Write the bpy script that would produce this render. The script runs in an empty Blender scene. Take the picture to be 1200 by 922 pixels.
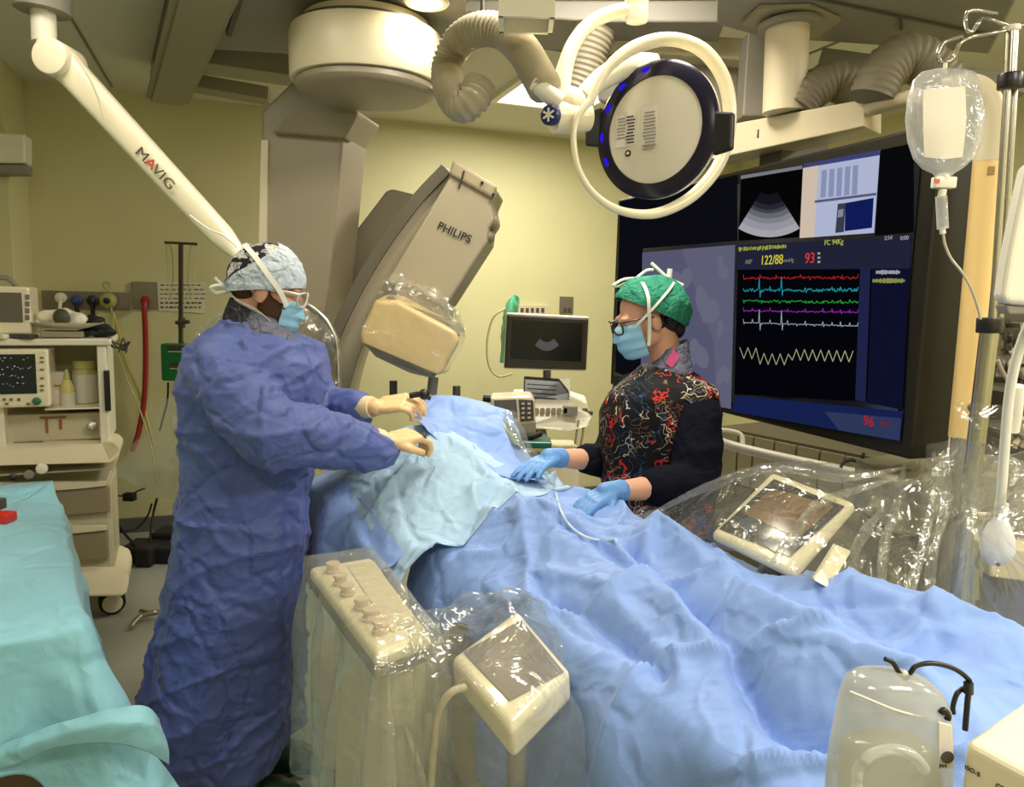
import bpy, bmesh, math, random
from mathutils import Vector, Matrix, noise
random.seed(7)
SC = bpy.context.scene
COL = SC.collection
V = Vector
# ---------------------------------------------------------------- camera
CAMH, FPX, CX, CY = 1.65, 880.0, 600.0, 461.0
PITCH, ROLL = math.atan(111/880.0), math.radians(1.5)
fwd = V((0, math.cos(PITCH), -math.sin(PITCH)))
up0 = V((0, math.sin(PITCH), math.cos(PITCH)))
r0 = V((1, 0, 0))
cup = (up0*math.cos(ROLL) - r0*math.sin(ROLL)).normalized()
crt = (r0*math.cos(ROLL) + up0*math.sin(ROLL)).normalized()
CAMP = V((0, 0, CAMH))
cd = bpy.data.cameras.new('camera'); cam = bpy.data.objects.new('camera', cd); COL.objects.link(cam)
cam.matrix_world = Matrix(((crt.x, cup.x, -fwd.x, 0), (crt.y, cup.y, -fwd.y, 0), (crt.z, cup.z, -fwd.z, CAMH), (0, 0, 0, 1)))
cd.sensor_width = 36; cd.lens = 36*FPX/1200; cd.clip_start = 0.02
SC.camera = cam
SC.view_settings.view_transform = 'Standard'; SC.view_settings.look = 'None'
SC.view_settings.gamma = 1; SC.view_settings.use_curve_mapping = False
SC.view_settings.exposure = 0.42
wd = bpy.data.worlds.new('world'); SC.world = wd; wd.use_nodes = True
wd.node_tree.nodes['Background'].inputs[0].default_value = (0.5, 0.52, 0.5, 1)
wd.node_tree.nodes['Background'].inputs[1].default_value = 0.15
# room frame: u along the back wall, v towards the camera
RO, RU, RV = V((-3.05, 4.80, 0)), V((.937, .348, 0)).normalized(), V((.348, -.937, 0)).normalized()
CEIL = 2.9
def rm(u, v, z=0): return RO + RU*u + RV*v + V((0, 0, z))
def lamp(loc, size, power, color, rot=(0, 0, 0), sy=None):
    l = bpy.data.lights.new('area_light', 'AREA'); l.energy = power; l.color = color; l.size = size
    l.shape = 'RECTANGLE'; l.size_y = sy or size
    o = bpy.data.objects.new('area_light', l); o.location = loc; o.rotation_euler = rot; COL.objects.link(o); return o
WARM = (1.0, 0.93, 0.82)
COOL = (0.90, 0.95, 1.0)
PANELS = [(3.05, 1.2), (0.6, 3.3), (2.3, 3.6), (4.4, 4.6), (0.6, 6.0), (2.6, 6.1), (4.4, 6.0)]  # only the first is in view; the others are added to light the room
PANEL_W = [42, 8, 30, 18, 14, 40, 34]
for (u, v), p in zip(PANELS, PANEL_W):
    lamp(rm(u, v, CEIL-.035), .56, p, WARM, (0, 0, math.atan2(RU.y, RU.x)))
# ---------------------------------------------------------------- pixel helpers
def ray(px, py): return (fwd*FPX + crt*(px-CX) + cup*(CY-py))
def w(px, py, Y):
    d = ray(px, py); return CAMP + d*(Y/d.y)
def wz(px, py, z):
    d = ray(px, py); return CAMP + d*((z-CAMH)/d.z)
def wp(px, py, o, n):
    d = ray(px, py); return CAMP + d*((o-CAMP).dot(n)/d.dot(n))
# ---------------------------------------------------------------- materials
def lin(c):
    return tuple((x/255/12.92 if x/255 <= .04045 else ((x/255+.055)/1.055)**2.4) for x in c)
MC = {}
def mat(name, col, rough=.5, metal=0., bump=0., bs=60, var=0., emit=0., spec=.5, crease=0., cs=6, sss=0., coat=0., sheen=0.):
    if name in MC: return MC[name]
    m = bpy.data.materials.new(name); m.use_nodes = True; nt = m.node_tree; b = nt.nodes['Principled BSDF']
    c = lin(col)+(1,)
    b.inputs['Base Color'].default_value = c; b.inputs['Roughness'].default_value = rough
    b.inputs['Metallic'].default_value = metal; b.inputs['Specular IOR Level'].default_value = spec
    b.inputs['Coat Weight'].default_value = coat
    b.inputs['Sheen Weight'].default_value = sheen
    if sss: b.inputs['Subsurface Weight'].default_value = sss; b.inputs['Subsurface Radius'].default_value = (.02, .008, .005)
    tc = nt.nodes.new('ShaderNodeTexCoord')
    if var:
        n = nt.nodes.new('ShaderNodeTexNoise'); n.inputs['Scale'].default_value = 3.0; n.inputs['Detail'].default_value = 6
        nt.links.new(tc.outputs['Object'], n.inputs['Vector'])
        mx = nt.nodes.new('ShaderNodeMix'); mx.data_type = 'RGBA'
        mx.inputs[6].default_value = tuple(x*(1-var) for x in c[:3])+(1,); mx.inputs[7].default_value = tuple(min(1, x*(1+var)) for x in c[:3])+(1,)
        nt.links.new(n.outputs['Fac'], mx.inputs[0]); nt.links.new(mx.outputs[2], b.inputs['Base Color'])
    last = None
    if crease:
        v = nt.nodes.new('ShaderNodeTexVoronoi'); v.feature = 'DISTANCE_TO_EDGE'; v.inputs['Scale'].default_value = cs
        n2 = nt.nodes.new('ShaderNodeTexNoise'); n2.inputs['Scale'].default_value = cs*.7; n2.inputs['Detail'].default_value = 3
        nt.links.new(tc.outputs['Object'], n2.inputs['Vector'])
        ad = nt.nodes.new('ShaderNodeMix'); ad.data_type = 'RGBA'; ad.inputs[0].default_value = .12
        nt.links.new(tc.outputs['Object'], ad.inputs[6]); nt.links.new(n2.outputs['Color'], ad.inputs[7])
        nt.links.new(ad.outputs[2], v.inputs['Vector'])
        mr = nt.nodes.new('ShaderNodeMapRange'); mr.inputs[1].default_value = 0; mr.inputs[2].default_value = .12; mr.interpolation_type = 'SMOOTHSTEP'
        nt.links.new(v.outputs['Distance'], mr.inputs[0])
        bp = nt.nodes.new('ShaderNodeBump'); bp.inputs['Strength'].default_value = crease; bp.inputs['Distance'].default_value = .011
        nt.links.new(mr.outputs[0], bp.inputs['Height']); last = bp
        n3 = nt.nodes.new('ShaderNodeTexNoise'); n3.inputs['Scale'].default_value = cs*1.6; n3.inputs['Detail'].default_value = 2
        n3.inputs['Distortion'].default_value = .6
        nt.links.new(tc.outputs['Object'], n3.inputs['Vector'])
        bp3 = nt.nodes.new('ShaderNodeBump'); bp3.inputs['Strength'].default_value = crease; bp3.inputs['Distance'].default_value = .03
        nt.links.new(n3.outputs['Fac'], bp3.inputs['Height']); nt.links.new(bp.outputs[0], bp3.inputs['Normal']); last = bp3
    if bump:
        n = nt.nodes.new('ShaderNodeTexNoise'); n.inputs['Scale'].default_value = bs; n.inputs['Detail'].default_value = 4
        nt.links.new(tc.outputs['Object'], n.inputs['Vector'])
        bp = nt.nodes.new('ShaderNodeBump'); bp.inputs['Strength'].default_value = bump; bp.inputs['Distance'].default_value = .004
        nt.links.new(n.outputs['Fac'], bp.inputs['Height'])
        if last: nt.links.new(last.outputs[0], bp.inputs['Normal'])
        last = bp
    if last: nt.links.new(last.outputs[0], b.inputs['Normal'])
    if emit:
        b.inputs['Emission Color'].default_value = c; b.inputs['Emission Strength'].default_value = emit
    MC[name] = m; return m
def plastic(name, tint=(245, 245, 238), gl=.045, haze=.035, bumpd=.016, bs=14):
    if name in MC: return MC[name]
    m = bpy.data.materials.new(name); m.use_nodes = True; nt = m.node_tree; nt.nodes.clear()
    N = nt.nodes.new; L = nt.links.new
    out = N('ShaderNodeOutputMaterial'); tr = N('ShaderNodeBsdfTransparent'); tr.inputs[0].default_value = lin(tint)+(1,)
    g = N('ShaderNodeBsdfGlossy'); g.inputs['Roughness'].default_value = .14
    d = N('ShaderNodeBsdfDiffuse'); d.inputs[0].default_value = (.85, .86, .84, 1)
    tl = N('ShaderNodeBsdfTranslucent'); tl.inputs[0].default_value = (.85, .86, .84, 1)
    tc = N('ShaderNodeTexCoord'); n = N('ShaderNodeTexNoise'); n.inputs['Scale'].default_value = bs; n.inputs['Detail'].default_value = 3; n.inputs['Distortion'].default_value = 1.2
    L(tc.outputs['Object'], n.inputs[0])
    b = N('ShaderNodeBump'); b.inputs['Strength'].default_value = .9; b.inputs['Distance'].default_value = bumpd; L(n.outputs['Fac'], b.inputs['Height'])
    for q in (g, d): L(b.outputs[0], q.inputs['Normal'])
    lw = N('ShaderNodeLayerWeight'); lw.inputs[0].default_value = .35; L(b.outputs[0], lw.inputs['Normal'])
    ma = N('ShaderNodeMath'); ma.operation = 'MULTIPLY_ADD'; ma.inputs[1].default_value = .26; ma.inputs[2].default_value = gl; L(lw.outputs['Facing'], ma.inputs[0]); ma.use_clamp = True
    m1 = N('ShaderNodeMixShader'); L(ma.outputs[0], m1.inputs[0]); L(tr.outputs[0], m1.inputs[1]); L(g.outputs[0], m1.inputs[2])
    md = N('ShaderNodeMixShader'); md.inputs[0].default_value = .5; L(d.outputs[0], md.inputs[1]); L(tl.outputs[0], md.inputs[2])
    m2 = N('ShaderNodeMixShader'); m2.inputs[0].default_value = haze; L(m1.outputs[0], m2.inputs[1]); L(md.outputs[0], m2.inputs[2])
    L(m2.outputs[0], out.inputs[0]); MC[name] = m; return m
M_WALL = mat('wall_paint', (205, 200, 152), .55, bump=.15, bs=25, var=.05)
M_CEIL = mat('ceiling_paint', (218, 214, 194), .7, var=.04)
M_FLOOR = mat('floor_vinyl', (146, 148, 136), .35, var=.12, bump=.1, bs=80)
M_WHITE = mat('white_plastic', (232, 226, 205), .35)
M_CREAM = mat('cream_enamel', (238, 228, 196), .28, coat=.3)
M_BEIGE = mat('beige_plastic', (205, 192, 160), .45)
M_TAUPE = mat('taupe_plastic', (150, 140, 116), .5)
M_GREY = mat('grey_metal', (134, 129, 116), .5, var=.05)
M_DGREY = mat('dark_grey', (72, 68, 60), .5)
M_BLACK = mat('black_plastic', (22, 22, 20), .35)
M_RUB = mat('black_rubber', (18, 18, 18), .7)
M_CHROME = mat('brushed_steel', (190, 186, 176), .25, metal=1)
M_BEZEL = mat('screen_bezel', (38, 36, 24), .3)
M_GLASSK = mat('dark_screen', (26, 28, 40), .12, spec=.6)
M_PLAST = plastic('clear_plastic_film')
M_PLASTH = plastic('hazy_plastic_film', haze=.14, gl=.06)
M_PLASTS = plastic('crinkled_sheet_film', haze=.09, gl=.09, bumpd=.03, bs=8)
M_PLASTC = plastic('thin_clear_film', haze=.035, gl=.05)
M_SKIN = mat('skin', (216, 162, 134), .5, sss=.1, bump=.1, bs=120)
M_RED = mat('red_rubber', (150, 30, 28), .45)
M_YEL = mat('yellow_tube', (205, 190, 90), .45)
def emis(name, col, s=1.0):
    if name in MC: return MC[name]
    m = bpy.data.materials.new(name); m.use_nodes = True; nt = m.node_tree; nt.nodes.clear()
    o = nt.nodes.new('ShaderNodeOutputMaterial'); e = nt.nodes.new('ShaderNodeEmission')
    e.inputs[0].default_value = lin(col)+(1,); e.inputs[1].default_value = s
    nt.links.new(e.outputs[0], o.inputs[0]); MC[name] = m; return m
# ---------------------------------------------------------------- mesh helpers
WL = {}
def thing(name, label, cat, loc, group=None):
    o = bpy.data.objects.new(name, None); COL.objects.link(o); o.location = loc; o.empty_display_size = .1
    o['label'] = label; o['category'] = cat
    if group: o['group'] = group
    WL[o.name] = V(loc); return o
def build(name, bm, m, parent=None, label=None, cat=None, group=None, kind=None, smooth=True, bev=0, bseg=2, sub=0, solid=0, base=True, angle=40):
    if parent is not None: loc = WL[parent.name]
    elif base:
        xs = [v.co for v in bm.verts]
        loc = V((sum((min(c.x for c in xs), max(c.x for c in xs)))/2, sum((min(c.y for c in xs), max(c.y for c in xs)))/2, min(c.z for c in xs)))
    else: loc = V((0, 0, 0))
    bmesh.ops.translate(bm, vec=-loc, verts=bm.verts)
    me = bpy.data.meshes.new(name); 
    bm.normal_update(); bm.to_mesh(me); bm.free()
    o = bpy.data.objects.new(name, me); COL.objects.link(o); me.materials.append(m)
    if parent is not None: o.parent = parent
    else: o.location = loc
    WL[o.name] = loc
    if smooth: me.shade_smooth()
    if bev:
        b = o.modifiers.new('bevel', 'BEVEL'); b.width = bev; b.segments = bseg; b.limit_method = 'ANGLE'; b.angle_limit = math.radians(35)
        b.harden_normals = False
    if solid:
        s = o.modifiers.new('solid', 'SOLIDIFY'); s.thickness = solid; s.offset = 0
    if sub:
        s = o.modifiers.new('sub', 'SUBSURF'); s.levels = sub; s.render_levels = sub
    if smooth and not sub:
        es = o.modifiers.new('split', 'EDGE_SPLIT'); es.split_angle = math.radians(angle); es.use_edge_sharp = False
    if label: o['label'] = label
    if cat: o['category'] = cat
    if group: o['group'] = group
    if kind: o['kind'] = kind
    return o
def B(): return bmesh.new()
def frame(x, y=None, z=None):
    """rotation matrix with given local axes (any two)"""
    if z is None: z = x.cross(y)
    if y is None: y = z.cross(x)
    x = x.normalized(); y = (y - x*y.dot(x)).normalized(); z = x.cross(y)
    return Matrix((x, y, z)).transposed()
def box(bm, c, size, R=None):
    r = bmesh.ops.create_cube(bm, size=1)
    M = Matrix.Translation(c) @ ((R or Matrix.Identity(3)).to_4x4()) @ Matrix.Diagonal(V((*size, 1)))
    bmesh.ops.transform(bm, matrix=M, verts=r['verts']); return bm
def beam(bm, p0, p1, wd_, h, up=V((0, 0, 1))):
    d = (p1-p0); x = d.normalized(); y = up.cross(x).normalized(); z = x.cross(y)
    return box(bm, (p0+p1)/2, (d.length, wd_, h), Matrix((x, y, z)).transposed())
def cyl(bm, p0, p1, r, r2=None, seg=24, cap=True):
    d = p1-p0; r2 = r if r2 is None else r2
    g = bmesh.ops.create_cone(bm, segments=seg, radius1=r, radius2=r2, depth=d.length, cap_ends=cap)
    q = V((0, 0, 1)).rotation_difference(d.normalized()).to_matrix().to_4x4()
    bmesh.ops.transform(bm, matrix=Matrix.Translation((p0+p1)/2) @ q, verts=g['verts']); return bm
def sph(bm, c, r, R=None, seg=20):
    g = bmesh.ops.create_uvsphere(bm, u_segments=seg, v_segments=max(8, seg*2//3), radius=1)
    rr = r if isinstance(r, (tuple, list)) else (r, r, r)
    M = Matrix.Translation(c) @ ((R or Matrix.Identity(3)).to_4x4()) @ Matrix.Diagonal(V((*rr, 1)))
    bmesh.ops.transform(bm, matrix=M, verts=g['verts']); return bm
def caps(bm, pts, rads, seg=14):
    for p, r in zip(pts, rads): sph(bm, p, r, seg=seg)
    for i in range(len(pts)-1):
        if (pts[i+1]-pts[i]).length > 1e-4: cyl(bm, pts[i], pts[i+1], rads[i], rads[i+1], seg=seg)
    return bm
def cat_rom(P, n=8, closed=False):
    out = []; N_ = len(P); rng = N_ if closed else N_-1
    for i in range(rng):
        if closed: a, b, c, d = P[(i-1) % N_], P[i], P[(i+1) % N_], P[(i+2) % N_]
        else: a, b, c, d = P[max(i-1, 0)], P[i], P[i+1], P[min(i+2, N_-1)]
        for k in range(n):
            t = k/n
            out.append(.5*((2*b) + (c-a)*t + (2*a-5*b+4*c-d)*t*t + (-a+3*b-3*c+d)*t**3))
    if not closed: out.append(P[-1])
    return out
def tube(bm, pts, r, seg=12, sm=8, closed=False, rib=0, ripple=0, rads=None, flat=1.0, flatdir=None):
    P = cat_rom([V(p) for p in pts], sm, closed) if sm else [V(p) for p in pts]
    if rib:  # corrugation: resample by arc length
        L = [0]
        for i in range(1, len(P)): L.append(L[-1]+(P[i]-P[i-1]).length)
        n = int(L[-1]/rib*4); Q = []; j = 0
        for k in range(n+1):
            s = L[-1]*k/n
            while j < len(L)-2 and L[j+1] < s: j += 1
            t = (s-L[j])/max(1e-9, L[j+1]-L[j]); Q.append(P[j].lerp(P[j+1], t))
        P = Q
    n = len(P); up = V((.12, .3, .95)).normalized(); rings = []
    for i, p in enumerate(P):
        if closed: t = (P[(i+1) % n]-P[i-1]).normalized()
        else: t = (P[min(i+1, n-1)]-P[max(i-1, 0)]).normalized()
        if i == 0:
            a = (flatdir if flatdir else (up if abs(up.dot(t)) < .9 else V((1, 0, 0))))
        a = (a - t*a.dot(t)).normalized(); b = t.cross(a)
        rr = r
        if rads: q = i/(n-1)*(len(rads)-1); k = min(int(q), len(rads)-2); rr = rads[k]*(1-(q-k))+rads[k+1]*(q-k)
        if rib: rr += ripple*(1, 0, -1, 0)[i % 4]
        rings.append([bm.verts.new(p + a*(math.cos(2*math.pi*j/seg)*rr*flat) + b*(math.sin(2*math.pi*j/seg)*rr)) for j in range(seg)])
    for i in range(n if closed else n-1):
        A, C = rings[i], rings[(i+1) % n]
        for j in range(seg): bm.faces.new((A[j], A[(j+1) % seg], C[(j+1) % seg], C[j]))
    if not closed: bm.faces.new(rings[0][::-1]); bm.faces.new(rings[-1])
    return bm
def lathe(bm, prof, M=None, seg=32, smooth=True):
    rings = []
    for r, z in prof:
        rings.append([bm.verts.new(V((max(r, 1e-4)*math.cos(2*math.pi*j/seg), max(r, 1e-4)*math.sin(2*math.pi*j/seg), z))) for j in range(seg)])
    for i in range(len(rings)-1):
        for j in range(seg): bm.faces.new((rings[i][j], rings[i][(j+1) % seg], rings[i+1][(j+1) % seg], rings[i+1][j]))
    bm.faces.new(rings[0][::-1]); bm.faces.new(rings[-1])
    if M is not None:
        for rg in rings:
            for v in rg: v.co = M @ v.co
    return bm
def prism(bm, pts, ext):
    """closed solid from a polygon of world points extruded by vector ext"""
    a = [bm.verts.new(p) for p in pts]; b = [bm.verts.new(p+ext) for p in pts]; n = len(pts)
    f1 = bm.faces.new(a); f2 = bm.faces.new(b[::-1])
    for i in range(n): bm.faces.new((a[i], b[i], b[(i+1) % n], a[(i+1) % n]))
    bmesh.ops.recalc_face_normals(bm, faces=bm.faces); return bm
def loft(bm, rings, cap=True):
    R = [[bm.verts.new(p) for p in r] for r in rings]; n = len(R[0])
    for i in range(len(R)-1):
        for j in range(n): bm.faces.new((R[i][j], R[i][(j+1) % n], R[i+1][(j+1) % n], R[i+1][j]))
    if cap: bm.faces.new(R[0][::-1]); bm.faces.new(R[-1])
    return bm
def ridged(p, k=1.0, seed=0):
    return (1-abs(noise.noise(V((p.x*k+seed, p.y*k+seed*1.7, p.z*k)))))**3
def grid(bm, P):
    R = [[bm.verts.new(p) for p in r] for r in P]
    for i in range(len(R)-1):
        for j in range(len(R[0])-1): bm.faces.new((R[i][j], R[i][j+1], R[i+1][j+1], R[i+1][j]))
    return bm
def patch(bm, ctrl, n=8, amp=0., k=6., seed=0., fn=None):
    """smooth sheet through a control grid of world points"""
    rows = [cat_rom(r, n) for r in ctrl]
    cols = [cat_rom([rows[i][j] for i in range(len(rows))], n) for j in range(len(rows[0]))]
    P = [[cols[j][i] for j in range(len(cols))] for i in range(len(cols[0]))]
    if amp:
        Q = []
        for i in range(len(P)):
            q = []
            for j in range(len(P[0])):
                a = P[min(i+1, len(P)-1)][j]-P[max(i-1, 0)][j]; b = P[i][min(j+1, len(P[0])-1)]-P[i][max(j-1, 0)]
                nn = a.cross(b); nn = nn.normalized() if nn.length > 1e-9 else V((0, 0, 1))
                q.append(P[i][j] + nn*amp*((ridged(P[i][j], k, seed)-.5)*1.2 + noise.noise(P[i][j]*k*2.3+V((seed, 0, 0)))*.6))
            Q.append(q)
        P = Q
    grid(bm, P); return bm
def W3(rows): return [[w(*p) for p in r] for r in rows]
def remesh(bm, vox, smooth_it=4, disp=None):
    me = bpy.data.meshes.new('tmp'); bm.to_mesh(me); bm.free()
    o = bpy.data.objects.new('tmp', me); COL.objects.link(o)
    r = o.modifiers.new('r', 'REMESH'); r.mode = 'VOXEL'; r.voxel_size = vox
    if smooth_it:
        s = o.modifiers.new('s', 'SMOOTH'); s.factor = .5; s.iterations = smooth_it
    dg = bpy.context.evaluated_depsgraph_get()
    m2 = bpy.data.meshes.new_from_object(o.evaluated_get(dg))
    b2 = bmesh.new(); b2.from_mesh(m2)
    bpy.data.objects.remove(o); bpy.data.meshes.remove(me); bpy.data.meshes.remove(m2)
    if disp:
        b2.normal_update(); N_ = [(v, v.co + v.normal*disp(v.co, v.normal)) for v in b2.verts]
        for v, c in N_: v.co = c
    return b2
def pieces(name, bm, m, parent, **k):
    """one object per loose piece"""
    seen = set(); out = []
    bm.verts.index_update(); bm.verts.ensure_lookup_table()
    for v0 in bm.verts:
        if v0.index in seen or not v0.link_faces: continue
        st_ = [v0]; comp = {v0}
        while st_:
            v = st_.pop()
            for e in v.link_edges:
                o = e.other_vert(v)
                if o not in comp: comp.add(o); st_.append(o)
        nb = bmesh.new(); mp = {}
        for v in comp: seen.add(v.index); mp[v] = nb.verts.new(v.co)
        fs = {f for v in comp for f in v.link_faces}
        for f in fs: nb.faces.new([mp[v] for v in f.verts])
        out.append(build(name, nb, m, parent, **k))
    bm.free(); return out
def text(name, s, size, M, m, parent, ext=.0005, align='CENTER', sp=1.0, shx=1.0, label=None, off=0):
    c = bpy.data.curves.new('t', 'FONT'); c.body = s; c.size = size; c.extrude = ext; c.align_x = align; c.align_y = 'CENTER'; c.space_character = sp; c.offset = off
    o = bpy.data.objects.new('t', c); COL.objects.link(o)
    dg = bpy.context.evaluated_depsgraph_get(); dg.update()
    me = bpy.data.meshes.new_from_object(o.evaluated_get(dg)); bpy.data.objects.remove(o)
    b = bmesh.new(); b.from_mesh(me); bpy.data.meshes.remove(me)
    bmesh.ops.transform(b, matrix=M @ Matrix.Diagonal(V((shx, 1, 1, 1))), verts=b.verts)
    return build(name, b, m, parent, smooth=False, label=label)
def pframe(o, ex, ey):
    ex = ex.normalized(); n = ex.cross(ey).normalized(); ey = n.cross(ex)
    return Matrix(((ex.x, ey.x, n.x, o.x), (ex.y, ey.y, n.y, o.y), (ex.z, ey.z, n.z, o.z), (0, 0, 0, 1)))
Z = V((0, 0, 1))
# ================================================================ ROOM
def struct(name, bm, m, **k): return build(name, bm, m, kind='structure', smooth=False, **k)
U0, U1, V1 = -1.7, 5.25, 7.3
def slab(name, pts, ext, m): struct(name, prism(B(), pts, ext), m)
slab('floor', [rm(U0-.1, -.1), rm(U1+.1, -.1), rm(U1+.1, V1+.1), rm(U0-.1, V1+.1)], V((0, 0, -.1)), M_FLOOR)
slab('ceiling', [rm(U0-.1, -.1, CEIL), rm(U1+.1, -.1, CEIL), rm(U1+.1, V1+.1, CEIL), rm(U0-.1, V1+.1, CEIL)], V((0, 0, .1)), M_CEIL)
slab('wall_back', [rm(U0, 0), rm(U1, 0), rm(U1, 0, CEIL), rm(U0, 0, CEIL)], -RV*.1, M_WALL)
slab('wall_left', [rm(U0, 0), rm(U0, V1), rm(U0, V1, CEIL), rm(U0, 0, CEIL)], -RU*.1, M_WALL)
slab('wall_right', [rm(U1, 0), rm(U1, V1), rm(U1, V1, CEIL), rm(U1, 0, CEIL)], RU*.1, M_WALL)
slab('wall_front', [rm(U0, V1), rm(U1, V1), rm(U1, V1, CEIL), rm(U0, V1, CEIL)], RV*.1, M_WALL)
b = B(); box(b, rm(-.85, .22, CEIL/2), (1.7, .44, CEIL), frame(RU, RV*-1)); struct('wall_pier', b, M_WALL, bev=.004)
M_BASE = mat('baseboard_vinyl', (92, 92, 88), .5)
b = B(); box(b, rm(2.6, .012, .05), (5.2, .024, .10), frame(RU, -RV)); struct('baseboard_back', b, M_BASE)
b = B(); box(b, rm(-.85, .452, .05), (1.7, .024, .10), frame(RU, -RV)); struct('baseboard_left', b, M_BASE)
b = B(); box(b, rm(U1-.012, 3.6, .05), (7.2, .024, .10), frame(RV, RU)); struct('baseboard_right', b, M_BASE)
# ceiling joint trim lines of the panelled ceiling
M_JOINT = mat('ceiling_joint', (128, 124, 108), .7)
n = 1
for vv in (1.9, 3.7):
    b = B(); box(b, rm(1.8, vv, CEIL-.003), (7.0, .012, .006), frame(RU, -RV)); struct('trim_%d' % n, b, M_JOINT); n += 1
for uu in (.5, 3.9):
    b = B(); box(b, rm(uu, 3.6, CEIL-.003), (.012, 7.0, .006), frame(RU, -RV)); struct('trim_%d' % n, b, M_JOINT); n += 1
# ceiling light panels: first one visible, the rest added out of view as lighting
M_PANEL = emis('panel_glow', (255, 250, 235), 2.6)
PL = ['lit square ceiling panel beyond the round drum and the ribbed hose'] + [None]*6
desc = ['added unseen lit ceiling panel over the left gowned person', 'added unseen lit ceiling panel over the patient table', 'added unseen lit ceiling panel above the large wall display',
        'added unseen lit ceiling panel at the back left behind the viewer', 'added unseen lit ceiling panel directly above the viewer', 'added unseen lit ceiling panel at the back right behind the viewer']
for i, (u, v) in enumerate(PANELS):
    if i == 0: pass
    t = thing('ceiling_light', PL[0] if i == 0 else desc[i-1], 'ceiling light', rm(u, v, CEIL-.03), 'square ceiling light panels')
    b = B(); Rr = frame(RU, -RV)
    for sx, sy, lx, ly in ((0, .31, .66, .04), (0, -.31, .66, .04), (.31, 0, .04, .58), (-.31, 0, .04, .58)):
        box(b, rm(u+sx, v+sy, CEIL-.015), (lx, ly, .03), Rr)
    build('frame', b, M_WHITE, t, smooth=False)
    b = B(); box(b, rm(u, v, CEIL-.008), (.6, .6, .012), Rr); build('diffuser', b, M_PANEL, t, smooth=False)
# --- left ceiling rail
def rail(name, a, c, wd_, h, m, label, cat='ceiling rail', group=None, lips=True):
    t = thing(name, label, cat, (a+c)/2, group)
    b = B(); beam(b, a, c, wd_, h); build('channel', b, m, t, smooth=False, bev=.004)
    if lips:
        d = (c-a).normalized(); s = Z.cross(d).normalized()
        for k in (-1, 1):
            b = B(); beam(b, a+s*(wd_/2+.012)*k-Z*h*.35, c+s*(wd_/2+.012)*k-Z*h*.35, .024, .02); build('flange', b, m, t, smooth=False)
    return t
M_RAIL = mat('rail_enamel', (150, 142, 118), .45)
a = wz(196, 104, 2.78); c = wz(252, -60, 2.78)
rail('ceiling_rail', a, c, .17, .17, M_RAIL, 'grey-beige ceiling rail running toward the back wall on the left', group='grey-beige ceiling rails')
rail('ceiling_rail', wz(184, 86, 2.84), wz(222, -60, 2.84), .06, .1, mat('rail_dark', (84, 80, 66), .5), 'dark narrow ceiling rail hugging the left beige rail', lips=False)
rail('ceiling_rail', w(222, 66, 3.9), w(348, 84, 4.0), .22, .10, M_RAIL, 'cream cross rail between the left rail and the drum', lips=False)
rail('ceiling_rail', w(214, 95, 4.35), w(316, 113, 4.45), .16, .07, M_RAIL, 'rear cross rail low over the back wall, left of the column', lips=False)
# grey carriage plate near drum
b = B(); prism(b, [wz(243, 58, 2.75), wz(262, 8, 2.75), wz(300, -60, 2.75), wz(570, -60, 2.75), wz(540, 40, 2.75), wz(480, 62, 2.75), wz(352, 64, 2.75)], V((0, 0, .07)))
t = thing('ceiling_carriage', 'wide flat grey ceiling carriage plate carrying the round drum', 'ceiling carriage', wz(400, 20, 2.84))
build('plate', b, M_GREY, t, smooth=False, bev=.006)
b = B(); beam(b, wz(268, 40, 2.74), wz(290, -30, 2.74), .02, .02); build('edge_strip', b, M_DGREY, t, smooth=False)
# ceiling spot near top centre
t = thing('ceiling_spotlight', 'bright round ceiling spotlight at the top edge, above the drum', 'ceiling light', w(497, -6, 2.95))
c0 = w(500, 1, 2.95); c0.z = 2.755
b = B(); lathe(b, [(.02, .0), (.075, .0), (.085, -.02), (.078, -.028), (.06, -.028), (.05, -.02)], Matrix.Translation(c0)); build('housing', b, M_WHITE, t)
b = B(); lathe(b, [(.001, -.02), (.058, -.02), (.058, -.028), (.001, -.034)], Matrix.Translation(c0)); build('lens', b, emis('spot_glow', (255, 240, 205), 7), t)
lamp(c0+V((0, 0, -.045)), .12, 3.5, (1, .88, .62))
# beams and boxes of ceiling suspension, centre
def cbox(name, pts, ext, m, label, cat, bev=.008, group=None):
    return build(name, prism(B(), pts, ext), m, label=label, cat=cat, bev=bev, smooth=False, group=group)
t = thing('junction_box', 'small white open-bottomed box on the ceiling, right of the ribbed hose', 'junction box', w(617, 10, 2.0))
b = B(); c0 = w(617, 8, 2.0)
for dx, dy, sx, sy in ((-.063, 0, .012, .12), (.063, 0, .012, .12), (0, -.055, .138, .012), (0, .055, .138, .012)): box(b, c0+V((dx, dy, .04)), (sx, sy, .17))
build('shell', b, M_WHITE, t, smooth=False)
b = B(); box(b, c0+V((0, 0, .0)), (.12, .10, .01)); build('inner_plate', b, M_WHITE, t, smooth=False)
b = B(); cyl(b, c0+V((0, 0, .1)), V((c0.x, c0.y, CEIL-.06)), .03); build('hanger', b, M_GREY, t)
M_BEAM = mat('beam_beige', (186, 176, 140), .5)
cbox('ceiling_beam', [w(545, 0, 2.9), w(850, 0, 2.9), w(850, 26, 2.9), w(690, 26, 2.9), w(545, 14, 2.9)], V((.05, .35, .0)), M_GREY, 'grey ceiling beam running behind the curved lamp arm at the top', 'ceiling beam')
cbox('ceiling_beam', [w(704, 36, 3.1), w(872, 44, 3.1), w(868, 70, 3.1), w(712, 58, 3.1)], V((.1, .3, 0)), M_BEAM, 'pale beige ceiling beam seen through the top of the lamp ring', 'ceiling beam')
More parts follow.
